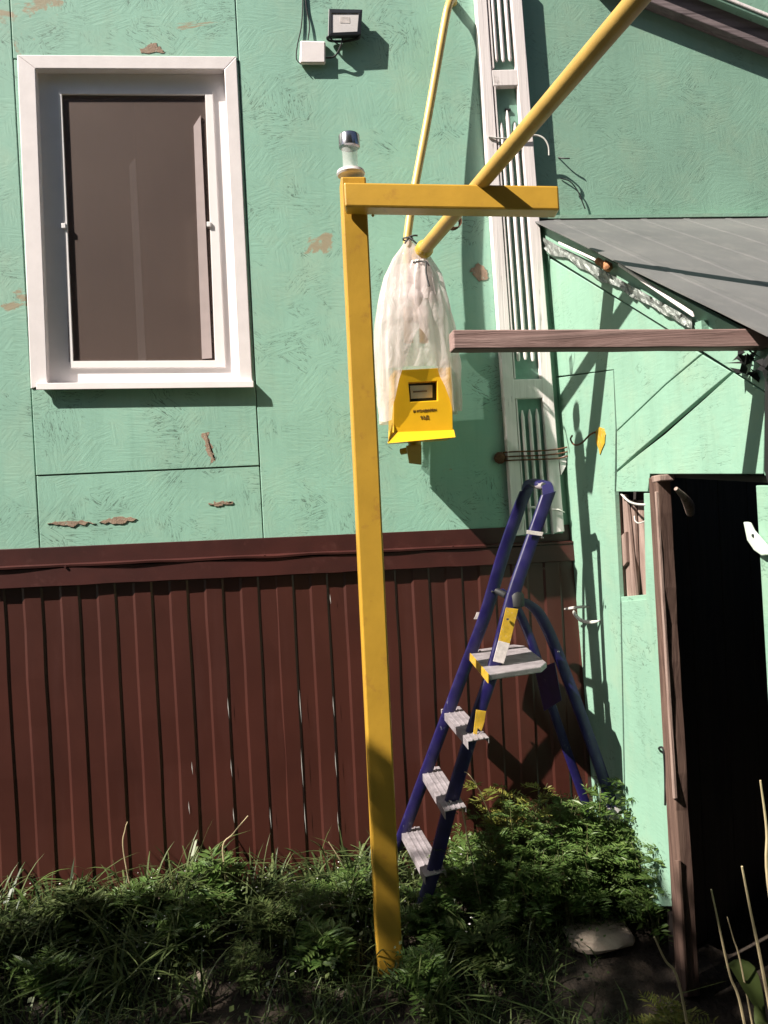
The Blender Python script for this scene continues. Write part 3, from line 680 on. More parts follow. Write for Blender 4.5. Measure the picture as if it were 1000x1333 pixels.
for j in range(9):
    v = j/8
    for i in range(n_+1):
        an = 2*math.pi*i/n_; rr = lerp(.030, .062, v**.7)*(1+.13*math.sin(an*9+v)); c = lerp(t2+V((-.002,-.01,.015)), at(548,392,3.09), v); a.v.append(c+V((math.cos(an)*rr, math.sin(an)*rr*.7, 0)))
for j in range(8):
    for i in range(n_): a.f.append((j*(n_+1)+i, j*(n_+1)+i+1, (j+1)*(n_+1)+i+1, (j+1)*(n_+1)+i))
a.build('gathered_neck', M['film'], bag, smooth=True)
def tie(c, rx, ends, name='twine_tie'):
    a = MB(); a.tube([c+V((math.cos(k*.5)*rx, math.sin(k*.5)*rx, .0018*math.sin(k*1.3))) for k in range(26)], .0028, 6)
    for e in ends: a.tube(curve([c+V((0,-rx,0))]+[c+V(k) for k in e], 5), .0036, 5)
    a.build(name, M['black'], bag, smooth=True)
tie(at(531,311,3.13), .019, ([(.012,-.03,-.012),(.028,-.036,-.030)], [(-.008,-.03,-.014),(-.018,-.034,-.028)], [(.02,-.03,.003),(.034,-.03,.002)]))
tie(at(546,343,3.09), .030, ([(.012,-.075,-.02),(.006,-.10,-.06),(.012,-.115,-.12)], [(.02,-.04,-.006),(.028,-.05,-.022)]))

# ------------------------------------------------------------------ floodlight and junction box
fl = at(448,28,WY)
flood = empty('floodlight', (fl.x, WY, fl.z), 'small black square floodlight high on the wall', 'floodlight')
F4 = [at(x, y, WY-.046) for x, y in ((427,47),(470,45),(472,12),(428,11))]; I4 = [at(x, y, WY-.048) for x, y in ((432,42),(465,40.5),(467,17),(432,17))]
a = MB(); a.add(F4+I4+[p+V((0,.022,0)) for p in F4]+[p+V((0,.008,0)) for p in I4], [(0,1,5,4),(1,2,6,5),(2,3,7,6),(3,0,4,7),(1,0,8,9),(2,1,9,10),(3,2,10,11),(0,3,11,8),(4,5,13,12),(5,6,14,13),(6,7,15,14),(7,4,12,15),(11,10,9,8)])
hs_ = a.build('housing', M['dark'], flood, .002)
a = MB(); a.prism([p+V((0,.003,0)) for p in I4], (0,.003,0)); rfx = a.build('lens', M['card'], flood)
a = MB(); c = at(449,26,WY-.0448); a.box(c-V((.02,.001,.012)), c+V((.02,.001,.012))); a.build('led_chip', M['sticker_w'], rfx)
a = MB(); c = fl
for k in range(5): a.box((fl.x-.045+k*.02, WY-.026, fl.z-.04), (fl.x-.037+k*.02, WY-.010, fl.z+.035))
a.build('cooling_fin', M['dark'], flood)
a = MB(); a.tube(curve([at(430,47,WY-.04), at(426,49,WY-.03), at(430,53,WY-.012), at(448,54,WY-.008)]), .005, 6); a.tube(curve([at(468,46,WY-.04), at(466,50,WY-.03), at(448,54,WY-.008)]), .005, 6); a.build('bracket', M['dark'], flood)
a = MB(); a.tube(curve([at(446,50,WY-.03), at(444,58,WY-.035), at(440,68,WY-.03), at(434,74,WY-.02), at(424,75,WY-.02)]), .0035, 6); a.tube(curve([at(428,48,WY-.03), at(434,53,WY-.035), at(441,58,WY-.034)]), .003, 6); a.build('cable', M['black'], flood, smooth=True)
jb = at(406,68,WY)
jbx = empty('junction_box', (jb.x, WY, jb.z), 'small pale pink junction box on the wall beside the floodlight', 'junction box')
a = MB(); a.prism([at(x, y, WY-.021) for x, y in ((390,82),(424,82),(424,53),(391,52))], (0,.018,0)); a.build('box', M['white'], jbx, .006)
a = MB(); a.prism([at(x, y, WY-.024) for x, y in ((391.5,80.5),(422.5,80.5),(422.5,54.5),(392.5,53.5))], (0,.0025,0)); a.build('lid', M['white'], jbx, .002)
a = MB(); a.tube(curve([at(394,-20,WY-.006), at(394,10,WY-.006), at(392,36,WY-.008), at(387,60,WY-.012), at(386,76,WY-.015), at(391,83,WY-.02)]), .0026, 6)
a.tube(curve([at(397,-20,WY-.006), at(399,10,WY-.006), at(403,32,WY-.008), at(401,52,WY-.015)]), .0026, 6); a.build('cable', M['black'], jbx, smooth=True)

# ------------------------------------------------------------------ step ladder
lad = empty('step_ladder', (.62, 3.0, ground(.62, 3.0)), 'worn dark blue step ladder with grey steps standing in the weeds', 'ladder')
def poly(px, Y0, Y1):
    n_ = len(px); return [at(x, y, lerp(Y0, Y1, i/(n_-1))) for i, (x, y) in enumerate(px)]
far = poly([(516,1108),(530,1072),(566,975),(603,876),(632,800),(655,722),(676,662),(686,637)], 3.20, 3.04)
near = poly([(552,1172),(564,1135),(590,1035),(619,940),(645,862),(668,775),(690,710),(714,642)], 2.82, 2.90)
wv, hv = V((.029,0,.006)), V((0,.0125,0))
def srail(pts, name, wv=wv, hv=hv, mat='blue', par=None):
    a = MB(); a.rail(curve(pts, 4), wv, hv, 12); return a.build(name, M[mat], par or lad, smooth=True)
srail(far, 'side_rail'); nr = srail(near, 'side_rail')
a = MB(); top = curve([far[-1], at(688,631,3.03), at(693,627,3.0), at(704,629,2.95), at(712,632,2.92), near[-1]], 4); a.rail(top, V((.022,0,.002)), V((0,.006,.011)), 10); a.build('top_handle', M['blue'], lad, smooth=True)
a = MB(); a.tube(curve([at(694,628,3.0), at(700,632,2.96), at(708,633,2.92)], 4), .014, 8); a.build('hand_grip', M['step'], lad, smooth=True)
def step(ff, nf, fb, Yf, Yn, dep, lip=.03):
    A = at(*ff, Yf); r = ray(*nf); B = EYE+r*((A.z-EYE.z)/r.z); d_ = V((dep*.96, dep*.28, 0))
    a = MB(); s_ = 8
    a.prism([A, B, B+d_, A+d_], (0,0,-.004))
    a.prism([A, B, B+V((0,0,-lip)), A+V((0,0,-lip))], (.003,.001,0)); a.prism([A+d_, B+d_, B+d_+V((0,0,-lip*.7)), A+d_+V((0,0,-lip*.7))], (-.003,-.001,0))
    o_ = a.build('step', M['step'], lad, .0015)
    for k in range(1, 4):
        g_ = MB(); e_ = d_*(k/4); g_.bar(A+e_+V((0,0,.001)), B+e_+V((0,0,.001)), d_*.03, (0,0,.0018)); g_.build('grip_ridge', M['step'], o_)
    return A, B, d_
step((574,923),(609,965), None, 3.2, 0, .085); step((547,1002),(579,1056), None, 3.2, 0, .085); step((521,1081),(553,1141), None, 3.2, 0, .085)
A = at(609,847,3.18); r = ray(636,878); B = EYE+r*((A.z-EYE.z)/r.z); d_ = V((.245,.075,0))
a = MB(); q = [A, B, B+d_*.85, B+d_*1.0+(A-B)*.12, A+d_*1.0+(B-A)*.12, A+d_*.85]; a.prism(q, (0,0,-.022)); pf = a.build('platform', M['step'], lad, .004)
a = MB(); a.prism([A+V((-.002,-.001,.002)), B+V((-.002,-.001,.002)), B+V((-.004,-.001,-.030)), A+V((-.004,-.001,-.026))], (.003,0,0)); a.build('platform_edge', M['sticker'], pf)
# rear frame
rn = poly([(672,779),(688,786),(704,802),(726,850),(768,962),(800,1056)], 2.88, 2.98); rf_ = poly([(650,768),(664,778),(680,806),(697,850),(716,912),(748,1005),(775,1080)], 3.14, 3.19)
srail(rn, 'rear_leg', V((.022,0,.004)), V((0,.011,0))); srail(rf_, 'rear_leg', V((.018,0,.004)), V((0,.010,0)))
a = MB(); c = rn[-1]; a.rail([c+V((-.003,0,.02)), c+V((.012,.0,-.035))], V((.026,0,.003)), V((0,.015,0)), 10); a.build('rubber_foot', M['card'], lad, smooth=True)
a = MB(); a.tube(curve([at(640,766,3.12), at(656,774,3.05), at(674,784,2.92)], 4), .013, 8); a.build('hinge_bar', M['black'], lad, smooth=True)
a = MB(); a.lathe(at(672,778,2.885)-V((0,0,.02)), [(.012,-.02),(.03,-.01),(.03,.03),(.014,.05)], 12); a.build('hinge_bracket', M['black'], lad, smooth=True)
a = MB(); u0, u1 = at(696,872,3.15), at(722,862,3.02); a.prism([u0, u1, u1+V((.02,0,-.15)), u0+V((.03,0,-.17))], (.004,.003,0)); a.build('rear_brace', M['blue'], lad, .002)
# worn stickers and bare paint on the near rail
def wrap(px, Y, mat, name, par):
    a = MB(); a.prism([at(x, y, Y) for x, y in px], (0,.003,0)); return a.build(name, M[mat], par, .001)
wrap([(659,791),(675,793),(664,838),(649,834)], 2.845, 'sticker', 'warning_sticker', nr); wrap([(649,834),(664,838),(656,864),(642,861)], 2.840, 'sticker_w', 'worn_sticker', nr)
wrap([(620,924),(633,926),(631,940),(627,952),(622,948),(621,962),(616,958)], 2.815, 'sticker', 'torn_tape', nr)
wrap([(686,690),(708,693),(706,698),(686,695)], 2.868, 'sticker_w', 'worn_band', nr)
for x, y, Y in ((641,770,3.09),(606,886,3.16),(625,848,3.14),(706,700,2.86),(661,806,2.84),(727,848,2.925),(577,925,3.18),(586,1043,2.80)):
    a = MB(); c = at(x, y, Y-.004); a.lathe(c-V((0,0,.004)), [(.002,0),(.0055,.002),(.0055,.006),(.002,.008)], 8); a.build('rivet', M['chrome'], lad, smooth=True)
a = MB(); a.prism([at(x, y, 3.135) for x, y in ((621,797),(626,797),(622,806),(617,806))], (0,.002,0)); a.prism([at(x, y, 3.13) for x, y in ((632,800),(635,802),(632,814),(629,812))], (0,.002,0)); a.build('chipped_paint', M['sticker_w'], lad)

# ------------------------------------------------------------------ hooks and wires
def wirething(name, label, cat, pts, r_, mat, part='bent_wire', extra=None, taper=False):
    e = empty(name, pts[0], label, cat); a = MB(); cv = curve(pts, 6)
    a.tube(cv, [r_*(1-.6*abs(2*i/(len(cv)-1)-1)**4) for i in range(len(cv))] if taper else r_, 7); a.build(part, M[mat], e, smooth=True); return e
h1 = wirething('wire_hook', 'thin bent wire hook on a yellow paint patch of the mint wall', 'hook', [side(776,562,.0), side(768,566,.03), side(757,577,.045), side(748,579,.05), side(743,572,.05), side(745,567,.05)], .0035, 'rust')
a = MB(); a.prism([side(x, y, .0045) for x, y in ((775,562),(780,556),(786,558),(788,566),(787,577),(783,586),(781,592),(779,583),(776,576))], (.003,0,0)); a.build('paint_patch', M['sticker'], h1)
wirething('curved_hook', 'pale curved hook on the mint wall low beside the brown skirting', 'hook', [side(782,808,.0), side(770,810,.03), side(758,808,.05), side(752,804,.058), side(748,798,.06), side(747,795,.06)], .0075, 'wire', taper=True)
wirething('bent_nail', 'pale bent nail sticking out above the curved hook', 'nail', [side(768,790,.004), side(756,790,.04), side(742,792,.07), side(735,793,.075)], .006, 'wire', taper=True)
dn_ = V((hx, hy, 0)) + d*.10 if False else V((hx, hy, 0))
lf = lambda s_, z_, o_: V((hx, hy, 0)) + V((.88,.47,0)).normalized()*s_ + V((0,0,z_)) + n3*o_
zz = side(880, 640).z
e = empty('door_hook', lf(.06, zz-.03, .03), 'pale peg hook on the dark open door leaf', 'hook'); a = MB()
a.tube([side(899,668,-.05), side(897,657,-.02), side(890,646,.03), side(880,636,.06)], [.013,.016,.010,.006], 8); a.build('peg', M['slat'], e, smooth=True)
wirething('door_wire', 'short dark wire hook hanging on the mint board beside the door post', 'hook', [side(860,978,.0), side(858,974,.02), side(863,974,.03), side(865,990,.03), side(866,1020,.028), side(866,1048,.026)], .0035, 'black')
# rusty wire wrapped round the corner strip
wn = at(651,596,WY-.02)
e = empty('rusty_wire_tie', wn, 'three turns of rusty wire tied round the white corner strip to a rusty bolt', 'wire')
a = MB(); a.tube([at(651,596,WY+.0), at(651,596,WY-.028), at(651,596,WY-.04)], [.026,.024,.014], 10); a.build('bolt', M['rust'], e, smooth=True)
for k, (y0, y1) in enumerate(((588,583),(594,589),(599,595))):
    a = MB(); a.tube(curve([at(655,y0+1,WY-.03), at(670,y0,WY-PT-.006), at(700,y0-1,WY-PT-.008), at(724,y1+2,WY-PT-.008), at(738,y1-1,WY-PT-.015), at(741,y1-5,WY-PT-.0)]), .0035, 6); a.build('wire_turn', M['rust'], e, smooth=True)
a = MB(); a.prism([at(x, y, WY-PT-.001) for x, y in ((728,596),(738,592),(737,606),(731,618))], (0,.03,0)); a.build('metal_tab', M['white'], e)
wirething('white_wire', 'loose white wire end curling off the top of the corner strip', 'wire', [at(636,178,WY-PT-.004), at(650,180,WY-PT-.006), at(680,180,WY-PT-.008), at(697,176,WY-PT-.012), at(708,180,WY-PT-.02), at(714,190,WY-PT-.02), at(715,202,WY-PT-.015)], .0035, 'wire')
wirething('black_wire', 'thin black wire dangling on the mint wall above the shed roof', 'wire', [at(730,232,WY-.004), at(742,236,WY-.012), at(752,248,WY-.015), at(758,262,WY-.014), at(762,272,WY-.010)], .0025, 'black')
wirething('black_nail', 'short black nail in the mint wall right of the corner strip', 'nail', [at(727,205,WY), at(734,206,WY-.02), at(742,206,WY-.03)], .003, 'black')
e = empty('white_clip', at(690,660,WY-PT), 'white wire clips at the foot of the corner strip behind the ladder top', 'clip')
for p0, p1 in (((688,660),(702,663)), ((718,663),(735,667)), ((678,690),(683,660))):
    a = MB(); A, B = at(*p0, WY-PT-.01), at(*p1, WY-PT-.01); a.tube([A, (A+B)/2+V((0,-.006,.004)), B], [.003,.006,.002], 6); a.build('clip', M['wire'], e, smooth=True)

# ------------------------------------------------------------------ vegetation
def blade(a, p, h, lean, ang, wd, seg=4):
    dx, dy = math.cos(ang), math.sin(ang); px_, py_ = -dy*wd, dx*wd; b = len(a.v)
    for i in range(seg+1):
        t_ = i/seg; k_ = lean*t_*t_; zz_ = h*(t_-.42*min(1.6, lean/h)*t_**3) if h else 0
        c = V((p[0]+dx*k_, p[1]+dy*k_, p[2]+zz_))
        if i == seg: a.v.append(c)
        else:
            s_ = (1-.75*t_**1.5); a.v += [c+V((px_*s_, py_*s_, 0)), c-V((px_*s_, py_*s_, 0))]
    for i in range(seg-1): a.f.append((b+2*i, b+2*i+1, b+2*i+3, b+2*i+2))
    a.f.append((b+2*seg-2, b+2*seg-1, b+2*seg))
g = MB(); rnd = random.Random(3)
def dens(x, y): return noise.noise(V((x*2.1, y*2.1, 7)))
cnt = 0
while cnt < 11000:
    x, y = rnd.uniform(-1.9, 1.12), rnd.uniform(1.75, 3.24)
    dd = dens(x, y)
    if x > .98 and y < 2.75: continue
    if dd < -.12 and rnd.random() < .85: continue
    z = ground(x, y); hgt = rnd.uniform(.04, .13)*(1.0+.9*max(0, dd))
    if rnd.random() < .05: hgt *= 2.1
    blade(g, (x, y, z-.01), hgt, hgt*rnd.uniform(.3, 1.5), rnd.uniform(0, 6.28), rnd.uniform(.0014, .0045), 3); cnt += 1
for k in range(7000):
    x, y = rnd.uniform(-5, 5), rnd.uniform(-3, 3.2)
    if (-1.9 < x < 1.12 and y > 1.75) or x > 1.1: continue
    hgt = rnd.uniform(.07, .2); blade(g, (x, y, ground(x, y)-.01), hgt, hgt*rnd.uniform(.3, 1.2), rnd.uniform(0, 6.28), rnd.uniform(.003, .006), 3)
# arching tufts of coarse grass
for k in range(95):
    x, y = rnd.uniform(-1.35, .50), 3.22-abs(rnd.gauss(0, .27)); big = rnd.uniform(.6, 1.25); a0 = rnd.uniform(0, 6.28)
    for q in range(rnd.randint(8, 26)):
        hgt = rnd.uniform(.10, .30)*big; an = a0+rnd.gauss(0, 1.1)
        blade(g, (x+rnd.gauss(0,.02), y+rnd.gauss(0,.02), ground(x, y)-.01), hgt, hgt*rnd.uniform(.25, 1.7), an, rnd.uniform(.002, .0065)*(.6+.5*big), 6)
# small flecks: clover-like leaves and fallen petals between the blades
for k in range(2600):
    x, y = rnd.uniform(-1.4, 1.0), 3.22-abs(rnd.gauss(0, .35)); c = V((x, y, ground(x, y)+rnd.uniform(.01, .13))); s_ = rnd.uniform(.004, .012); n_ = V((rnd.gauss(0,.6), rnd.gauss(0,.6), 1)).normalized(); u_ = n_.orthogonal().normalized(); v_ = n_.cross(u_)
    b_ = len(g.v); g.v += [c+u_*s_, c+v_*s_*.8, c-u_*s_, c-v_*s_*.8]; g.f.append((b_, b_+1, b_+2, b_+3))
tag(g.build('grass', M['grass']), 'tangled green grass in front of the brown skirting', 'grass', kind='stuff')
g = MB()
for k in range(260):
    x, y = rnd.uniform(-1.3, .9), 3.2-abs(rnd.gauss(0, .25)); c = V((x, y, ground(x, y)+rnd.uniform(.02, .14))); s_ = rnd.uniform(.002, .005)
    g.lathe(c, [(s_*.4, -s_*.4), (s_, 0), (s_*.4, s_*.4)], 5)
tag(g.build('tiny_flowers', M['card']), 'tiny pale flower heads scattered in the grass', 'flowers', kind='stuff')
def leaflet(a, p, dirv, nrm, L, W):
    s_ = dirv.cross(nrm).normalized()*W; b = len(a.v); mid = p+dirv*L*.45 + nrm*L*.06
    a.v += [p, mid+s_, p+dirv*L, mid-s_]; a.f.append((b, b+1, b+2, b+3))
def fern_plant(x, y, h, label, group, mat='fern', fine=1.0, lean=(0, 0), nleaf=None, base=None):
    z = ground(x, y) if base is None else base
    root = empty('weed_plant', (x, y, z), label, 'weed', group); st_, lf_ = MB(), MB(); rr = rnd
    ns = rr.randint(4, 6)
    for s_ in range(ns):
        a0 = rr.uniform(0, 6.28); sp_ = rr.uniform(.04, .16)*h/.4
        tip = V((x+math.cos(a0)*sp_+lean[0], y+math.sin(a0)*sp_+lean[1], z+h*rr.uniform(.4, 1.22))); b0 = V((x+rr.gauss(0,.012), y+rr.gauss(0,.012), z-.02))
        cv = curve([b0, lerp(b0, tip, .5)+V((0,0,.04)), tip], 6); st_.tube(cv, [.0035*(1-.7*i/(len(cv)-1)) for i in range(len(cv))], 5)
        nl = nleaf or int(17*h/.4)
        for k in range(nl):
            t_ = .18+.82*k/nl; idx = min(len(cv)-2, int(t_*(len(cv)-1))); p = cv[idx]+(cv[idx+1]-cv[idx])*((t_*(len(cv)-1))%1)
            an = k*2.4+rr.uniform(-.4, .4); L = rr.uniform(.05, .15)*(1.1-.5*t_); out = V((math.cos(an), math.sin(an), rr.uniform(.0, .7))).normalized()
            droop = V((0,0,-rr.uniform(.1,.6)))
            npair = 8
            for m_ in range(npair+1):
                f_ = .2+.8*m_/npair; c = p+out*L*f_+droop*L*f_*f_*.6; sdv = out.cross(V((0,0,1))).normalized()
                nrm = V((rr.gauss(0,.35), rr.gauss(0,.35), 1)).normalized(); ll = L*.36*(1.1-.6*f_)*fine
                if m_ == npair: leaflet(lf_, c, out, nrm, ll, ll*.15)
                else:
                    for sg in (-1, 1): leaflet(lf_, c, (out*.6+sdv*sg+V((0,0,rr.gauss(0,.25)))).normalized(), nrm, ll*rr.uniform(.8,1.3), ll*.14)
    st_.build('stem', M['stem'], root); lf_.build('foliage', M[mat], root); return root
G1 = 'weeds round the foot of the ladder'
def wp(x, y, Y): p = at(x, y, Y); return p.x, p.y
LBL = 'feathery green weed in the clump between the ladder and the shed wall'
for px_, Y, ytop in ((610,2.92,1075),(640,2.98,1062),(672,2.90,1050),(700,3.0,1040),(722,2.92,1062),(745,3.02,1052),(760,2.9,1080),(785,3.0,1035),(812,2.88,1085),(832,2.80,1095),(850,2.74,1110),(655,2.84,1100),(740,2.82,1110),(600,3.06,1085),(690,2.80,1130),(770,2.82,1120)):
    p = at(px_, 1120, Y); tz = at(px_, ytop, Y).z; fern_plant(p.x, Y, max(.15, tz-ground(p.x, Y)), LBL, G1, fine=rnd.uniform(.75, 1.25))
p = at(672,1120,2.98); fern_plant(p.x, 2.98, at(672,1032,2.98).z-ground(p.x,2.98), 'yellowish green weed topping the clump behind the ladder', None, 'fern2', 1.3)
p = at(782,1120,2.95); fern_plant(p.x, 2.95, at(782,1012,2.95).z-ground(p.x,2.95), 'tallest leafy weed, its top against the mint wall corner', None, 'fern', 1.6)
p = at(842,1120,2.78); fern_plant(p.x, 2.78, at(842,1060,2.78).z-ground(p.x,2.78), 'upright leafy weed against the mint board by the door post', None, 'fern', 1.5)
LB2 = 'low leafy weed among the grass along the brown skirting'
for px_, Y, h in ((25,2.95,.16),(95,3.05,.18),(170,3.08,.23),(232,2.92,.2),(285,3.1,.2),(345,2.9,.15),(402,2.95,.16),(455,3.0,.2),(60,2.75,.14),(310,2.72,.15),(420,2.75,.14),(560,2.8,.16),(545,2.6,.14),(620,2.65,.16)):
    p = at(px_, 1150, Y); fern_plant(p.x, Y, h, LB2, 'low weeds in the grass', rnd.choice(('fern', 'fern', 'broad')), rnd.uniform(.8, 2.1), nleaf=rnd.randint(7, 13))
def sprout(px_, Y, h, label, seed):
    rr = random.Random(seed); p = at(px_, 1120, Y); x, y, z = p.x, Y, ground(p.x, Y); e = empty('grass_sprout', (x, y, z), label, 'plant'); a = MB(); tip = V((x+rr.gauss(0,.03), y, z+h))
    cv = curve([V((x,y,z-.02)), V((x+rr.gauss(0,.01), y, z+h*.5)), tip], 6); a.tube(cv, [.003*(1-.7*i/(len(cv)-1)) for i in range(len(cv))], 5); a.build('stem', M['stem'], e, smooth=True)
    for k in range(rr.randint(5, 8)):
        b_ = cv[min(len(cv)-1, 3+int(k*(len(cv)-4)/7))]; a = MB(); L = rr.uniform(.09, .18); blade(a, b_, L*rr.uniform(.35, 1.0), L*rr.uniform(.6, 1.2), rr.choice((0, 3.14))+rr.gauss(0, .6), rr.uniform(.004, .009), 6); a.build('leaf', M['broad' if seed % 2 else 'fern'], e)
    return e
for i_, (px_, Y, h, lb) in enumerate(((160,3.08,.26,'tall grass sprout before the brown skirting, left of the long pale stalk'),(40,3.05,.22,'arching grass sprout at the left picture edge before the skirting'),(222,3.05,.24,'leafy sprout with drooping leaves in the middle of the left grass'),(283,3.08,.25,'leafy upright sprout under the long pale leaning stalk'),(365,3.06,.16,'low sprout before the skirting left of the broken stones'),(530,2.98,.14,'low sprout between the yellow post and the ladder foot'))): sprout(px_, Y, h, lb, i_+5)
def straw(pts, r_, label, name='dry_stalk', mat='straw', cat='stalk'):
    b_ = pts[0]; g_ = ground(b_.x, b_.y)
    if b_.z > g_+.02: pts = [V((b_.x+.15*(b_.z-g_), b_.y, g_-.02))] + list(pts)
    e = empty(name, pts[0], label, cat); a = MB(); cv = curve(pts, 6); a.tube(cv, [r_*(1-.5*i/(len(cv)-1)) for i in range(len(cv))], 6); a.build('stem', M[mat], e, smooth=True); return e
dv_ = lambda x, y, Y: at(x, y, Y)
straw([dv_(884,1280,2.22), dv_(866,1250,2.22), dv_(852,1220,2.2)], .005, 'short dry stalk leaning left in front of the door post')
straw([dv_(965,1312,2.05), dv_(950,1268,2.05), dv_(933,1190,2.02), dv_(926,1158,2.0)], .0045, 'dry stalk standing left of the others in the doorway')
straw([dv_(966,1262,2.12), dv_(955,1222,2.12), dv_(947,1194,2.12)], .003, 'thin short dry stalk between two taller ones')
straw([dv_(992,1258,2.0), dv_(978,1190,2.0), dv_(966,1128,1.98)], .0055, 'thick dry stalk rising over the broad leaves at the right')
straw([dv_(1004,1180,1.95), dv_(998,1080,1.95), dv_(990,1016,1.94)], .005, 'tallest dry stalk at the right picture edge')
straw([dv_(453,1140,3.12), dv_(442,1118,3.1), dv_(428,1096,3.1)], .0035, 'pale dry straw leaning against the brown skirting left of the post')
straw([dv_(290,1108,3.12), dv_(304,1085,3.1), dv_(323,1062,3.08)], .004, 'long pale grass stalk leaning right against the brown skirting')
straw([dv_(161,1110,3.1), dv_(163,1080,3.1), dv_(166,1070,3.1)], .003, 'pale upright grass stalk before the brown skirting at the left')
straw([dv_(596,1022,2.86), dv_(603,1006,2.84), dv_(612,1010,2.82), dv_(628,1034,2.84)], .0022, 'pale bent straw hooked over the ladder rail above the weeds')
def broad_plant(x, y, leaves, label, group=None, sc=1.0, mat='broad'):
    z = ground(x, y); root = empty('broad_leaf_plant', (x, y, z), label, 'plant', group); st_ = MB()
    for (an, el, L, W) in leaves:
        out = V((math.cos(an)*math.cos(el), math.sin(an)*math.cos(el), math.sin(el))); b0 = V((x, y, z-.01)); c = b0+out*L*.7
        st_.tube([b0, b0+out*L*.3+V((0,0,.02)), c], .003, 5); a = MB(); n_ = 7; sd = out.cross(V((0,0,1))).normalized()
        for i in range(n_+1):
            t_ = i/n_; wd = W*math.sin(math.pi*min(1, t_*.92+.06))**.7; p = c+out*L*.8*t_ + V((0,0,-L*.55*t_*t_))
            wv_ = .12*W*math.sin(t_*9+an)
            a.v += [p-sd*wd+V((0,0,wd*.25+wv_)), p-sd*wd*.5+V((0,0,.004)), p+V((0,0,-.004)), p+sd*wd*.5+V((0,0,.004)), p+sd*wd+V((0,0,wd*.25-wv_))]
        for i in range(n_):
            for k in range(4): a.f.append((i*5+k, i*5+k+1, i*5+k+6, i*5+k+5))
        a.build('leaf', M[mat], root, smooth=True)
    st_.build('stem', M['stem'], root); return root
def rleaves(n_, L, W, e0=.3, e1=1.1): return [(rnd.uniform(0,6.28), rnd.uniform(e0, e1), L*rnd.uniform(.7,1.2), W*rnd.uniform(.7,1.2)) for _ in range(n_)]
p = at(1035,1260,2.0); broad_plant(p.x, 2.0, [(rnd.uniform(0,6.28), rnd.uniform(.85,1.4), rnd.uniform(.34,.48), rnd.uniform(.035,.055)) for _ in range(11)], 'broad leaved burdock at the lower right corner under the tall dry stalks')
p = at(245,1290,2.45); broad_plant(p.x, 2.45, rleaves(6, .10, .026), 'small broad leaved plant in the shaded grass at lower left')
for px_, Y in ((872,2.3),(900,2.22),(925,2.15),(890,2.12),(950,2.1)):
    p = at(px_, 1300, Y); fern_plant(p.x, Y, .13, 'small scrubby weed on the soil at the foot of the door post', 'scrubby weeds by the door post', 'fern2', 1.0, nleaf=8)
# stones
def stone(px_, py_, Y, rx, ry, rz_, label, seed, name='stone', mat='stone'):
    p = at(px_, py_, Y); c = V((p.x, p.y, ground(p.x, p.y)+rz_*.35)); a = MB(); nu, nv = 18, 10
    for j in range(nv+1):
        th = math.pi*j/nv
        for i in range(nu):
            ph = 2*math.pi*i/nu; q = V((math.sin(th)*math.cos(ph), math.sin(th)*math.sin(ph), math.cos(th))); q = V([math.copysign(abs(k)**.7, k) for k in q])
            rr = 1+.22*noise.noise(q*1.4+V((seed,0,0))); a.v.append(c+V((q.x*rx*rr, q.y*ry*rr, q.z*rz_*rr)))
    for j in range(nv):
        for i in range(nu): a.f.append((j*nu+i, (j+1)*nu+i, (j+1)*nu+(i+1)%nu, j*nu+(i+1)%nu))
    return tag(a.build(name, M[mat], smooth=True), label, 'stone')
stone(774,1178,2.78,.12,.11,.026,'large pale flat stone lying in front of the weed clump', 1)
stone(440,1146,3.08,.045,.04,.04,'pale broken stone at the foot of the brown skirting by the post', 2)
stone(422,1150,3.06,.03,.03,.025,'smaller grey stone lying left of the broken one by the post', 3)
stone(262,1198,2.8,.03,.025,.012,'tiny pale chip of stone in the grass at left', 4)
# shade tree beside the yard, left of the picture
tr = empty('shade_tree', (-3.6, .2, ground(-3.6, .2)), 'leafy yard tree standing left of the camera and shading the grass', 'tree')
a = MB(); tb = V((-3.6, .2, -.3)); a.tube(curve([tb, tb+V((.05,0,1.2)), tb+V((-.05,.1,2.4)), tb+V((0,.1,3.6))]), [.16,.155,.15,.15,.14,.14,.13,.13,.12,.12,.11,.1,.1,.09,.08,.07,.06,.05,.05], 10); trunk = a.build('trunk', M['bark'], tr, smooth=True)
a = MB()
for k in range(8):
    an = k*.8; zz_ = 1.2+k*.3; a.tube(curve([tb+V((0,0,zz_)), tb+V((math.cos(an)*.5, math.sin(an)*.6, zz_+.4)), tb+V((math.cos(an)*.9, math.sin(an)*1.1, zz_+.6))]), .03, 6)
a.build('branch', M['bark'], trunk, smooth=True)
def edge_y(z_):                                     # far side of the crown
    pts = ((0,2.35),(1.0,2.30),(2.5,2.05),(3.2,1.85),(4.0,1.50),(4.4,1.28),(4.9,.85),(5.4,.2))
    for (za, ya), (zb_, yb_) in zip(pts, pts[1:]):
        if za <= z_ <= zb_: return lerp(ya, yb_, (z_-za)/(zb_-za))
    return -.5
a = MB(); r2 = random.Random(11); k = 0
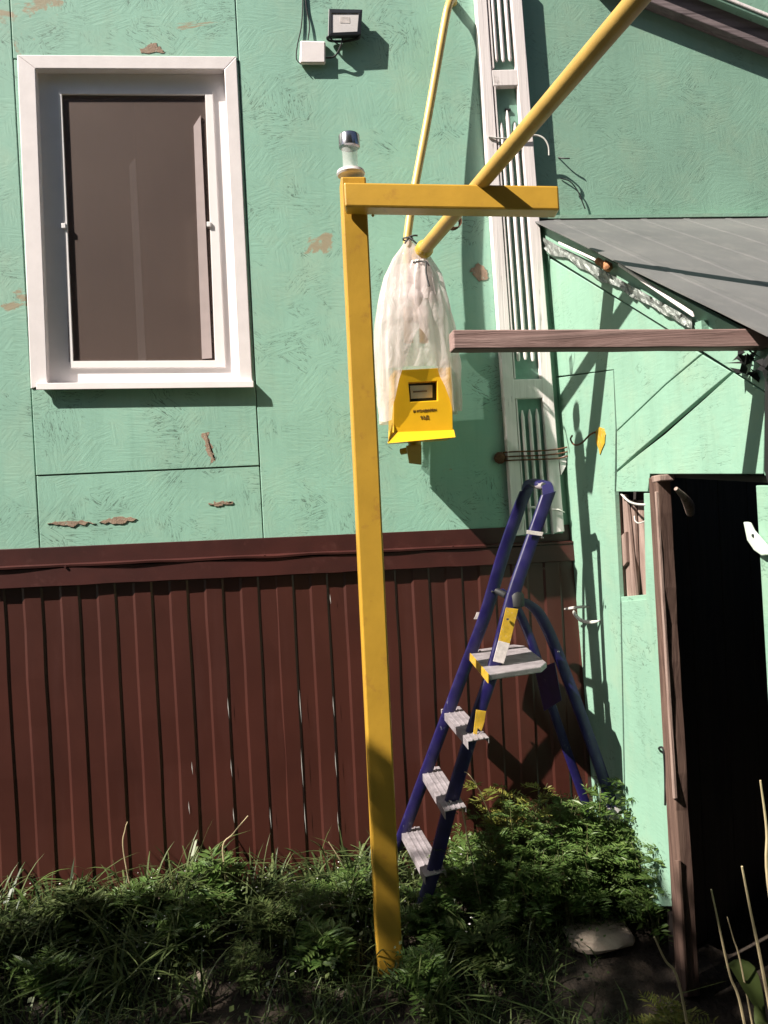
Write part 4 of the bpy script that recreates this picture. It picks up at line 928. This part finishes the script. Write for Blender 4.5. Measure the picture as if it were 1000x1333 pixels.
while k < 24000:
    x, y, z_ = r2.uniform(-4.6, 1.6), r2.uniform(-3.4, 2.4), r2.uniform(.0, 5.9)
    if x > -2.5 and (z_ < 3.7 or y > .25 or (x > 0 and r2.random() < .3*x)): continue  # unseen leaves over the camera, added to block sky light
    if x < -2.5 and r2.random() < .15: continue
    dx_ = x+3.5
    if y > edge_y(max(0, z_+1.05*dx_))+.38*dx_-.12*noise.noise(V((x*2, z_*2.5, 3)))*2 : continue
    if noise.noise(V((x*1.3, y*1.7, z_*1.7))) < -.38: continue
    nrm = V((r2.gauss(0,1), r2.gauss(0,1), r2.gauss(0,1))).normalized(); dr = nrm.orthogonal().normalized(); leaflet(a, V((x, y, z_)), dr, nrm, r2.uniform(.10,.18)*(1.9 if x > -2.5 else 1), r2.uniform(.03,.05)*(2.2 if x > -2.5 else 1)); k += 1
a.build('crown', M['tree'], tr)

# unseen trees added round the yard to cut the sky light
def sky_block_tree(x, y, h, rx, ry, seed, label):
    e = empty('sky_block_tree', (x, y, ground(x, y)), label, 'tree', 'unseen trees added to cut sky light'); rr = random.Random(seed); tb = V((x, y, ground(x, y)-.1))
    a = MB(); a.tube([tb, tb+V((.1,0,h*.3)), tb+V((0,.1,h*.75))], [.2,.16,.06], 10); a.build('trunk', M['bark'], e, smooth=True); a = MB(); k = 0
    while k < 6500:
        q = V((rr.uniform(-1,1), rr.uniform(-1,1), rr.uniform(-1,1)))
        if q.length > 1+.35*noise.noise(q*2.5+V((seed,0,0))) or q.length < .45: continue
        p = V((x+q.x*rx, y+q.y*ry, h*.55+q.z*h*.5)); nrm = V((rr.gauss(0,1), rr.gauss(0,1), rr.gauss(0,1))).normalized(); leaflet(a, p, nrm.orthogonal().normalized(), nrm, rr.uniform(.2,.34), rr.uniform(.06,.1)); k += 1
    a.build('crown', M['tree'], e)
sky_block_tree(-.8, -4.6, 6.5, 2.1, 1.6, 1, 'unseen leafy tree added behind the camera to cut sky light, middle of the row')
sky_block_tree(2.9, -3.8, 6.8, 2.1, 1.7, 2, 'unseen leafy tree added behind the camera to cut sky light, at the right')
sky_block_tree(6.0, -1.6, 6.5, 2.0, 2.0, 3, 'unseen leafy tree added beyond the shed to cut sky light, at the far right')
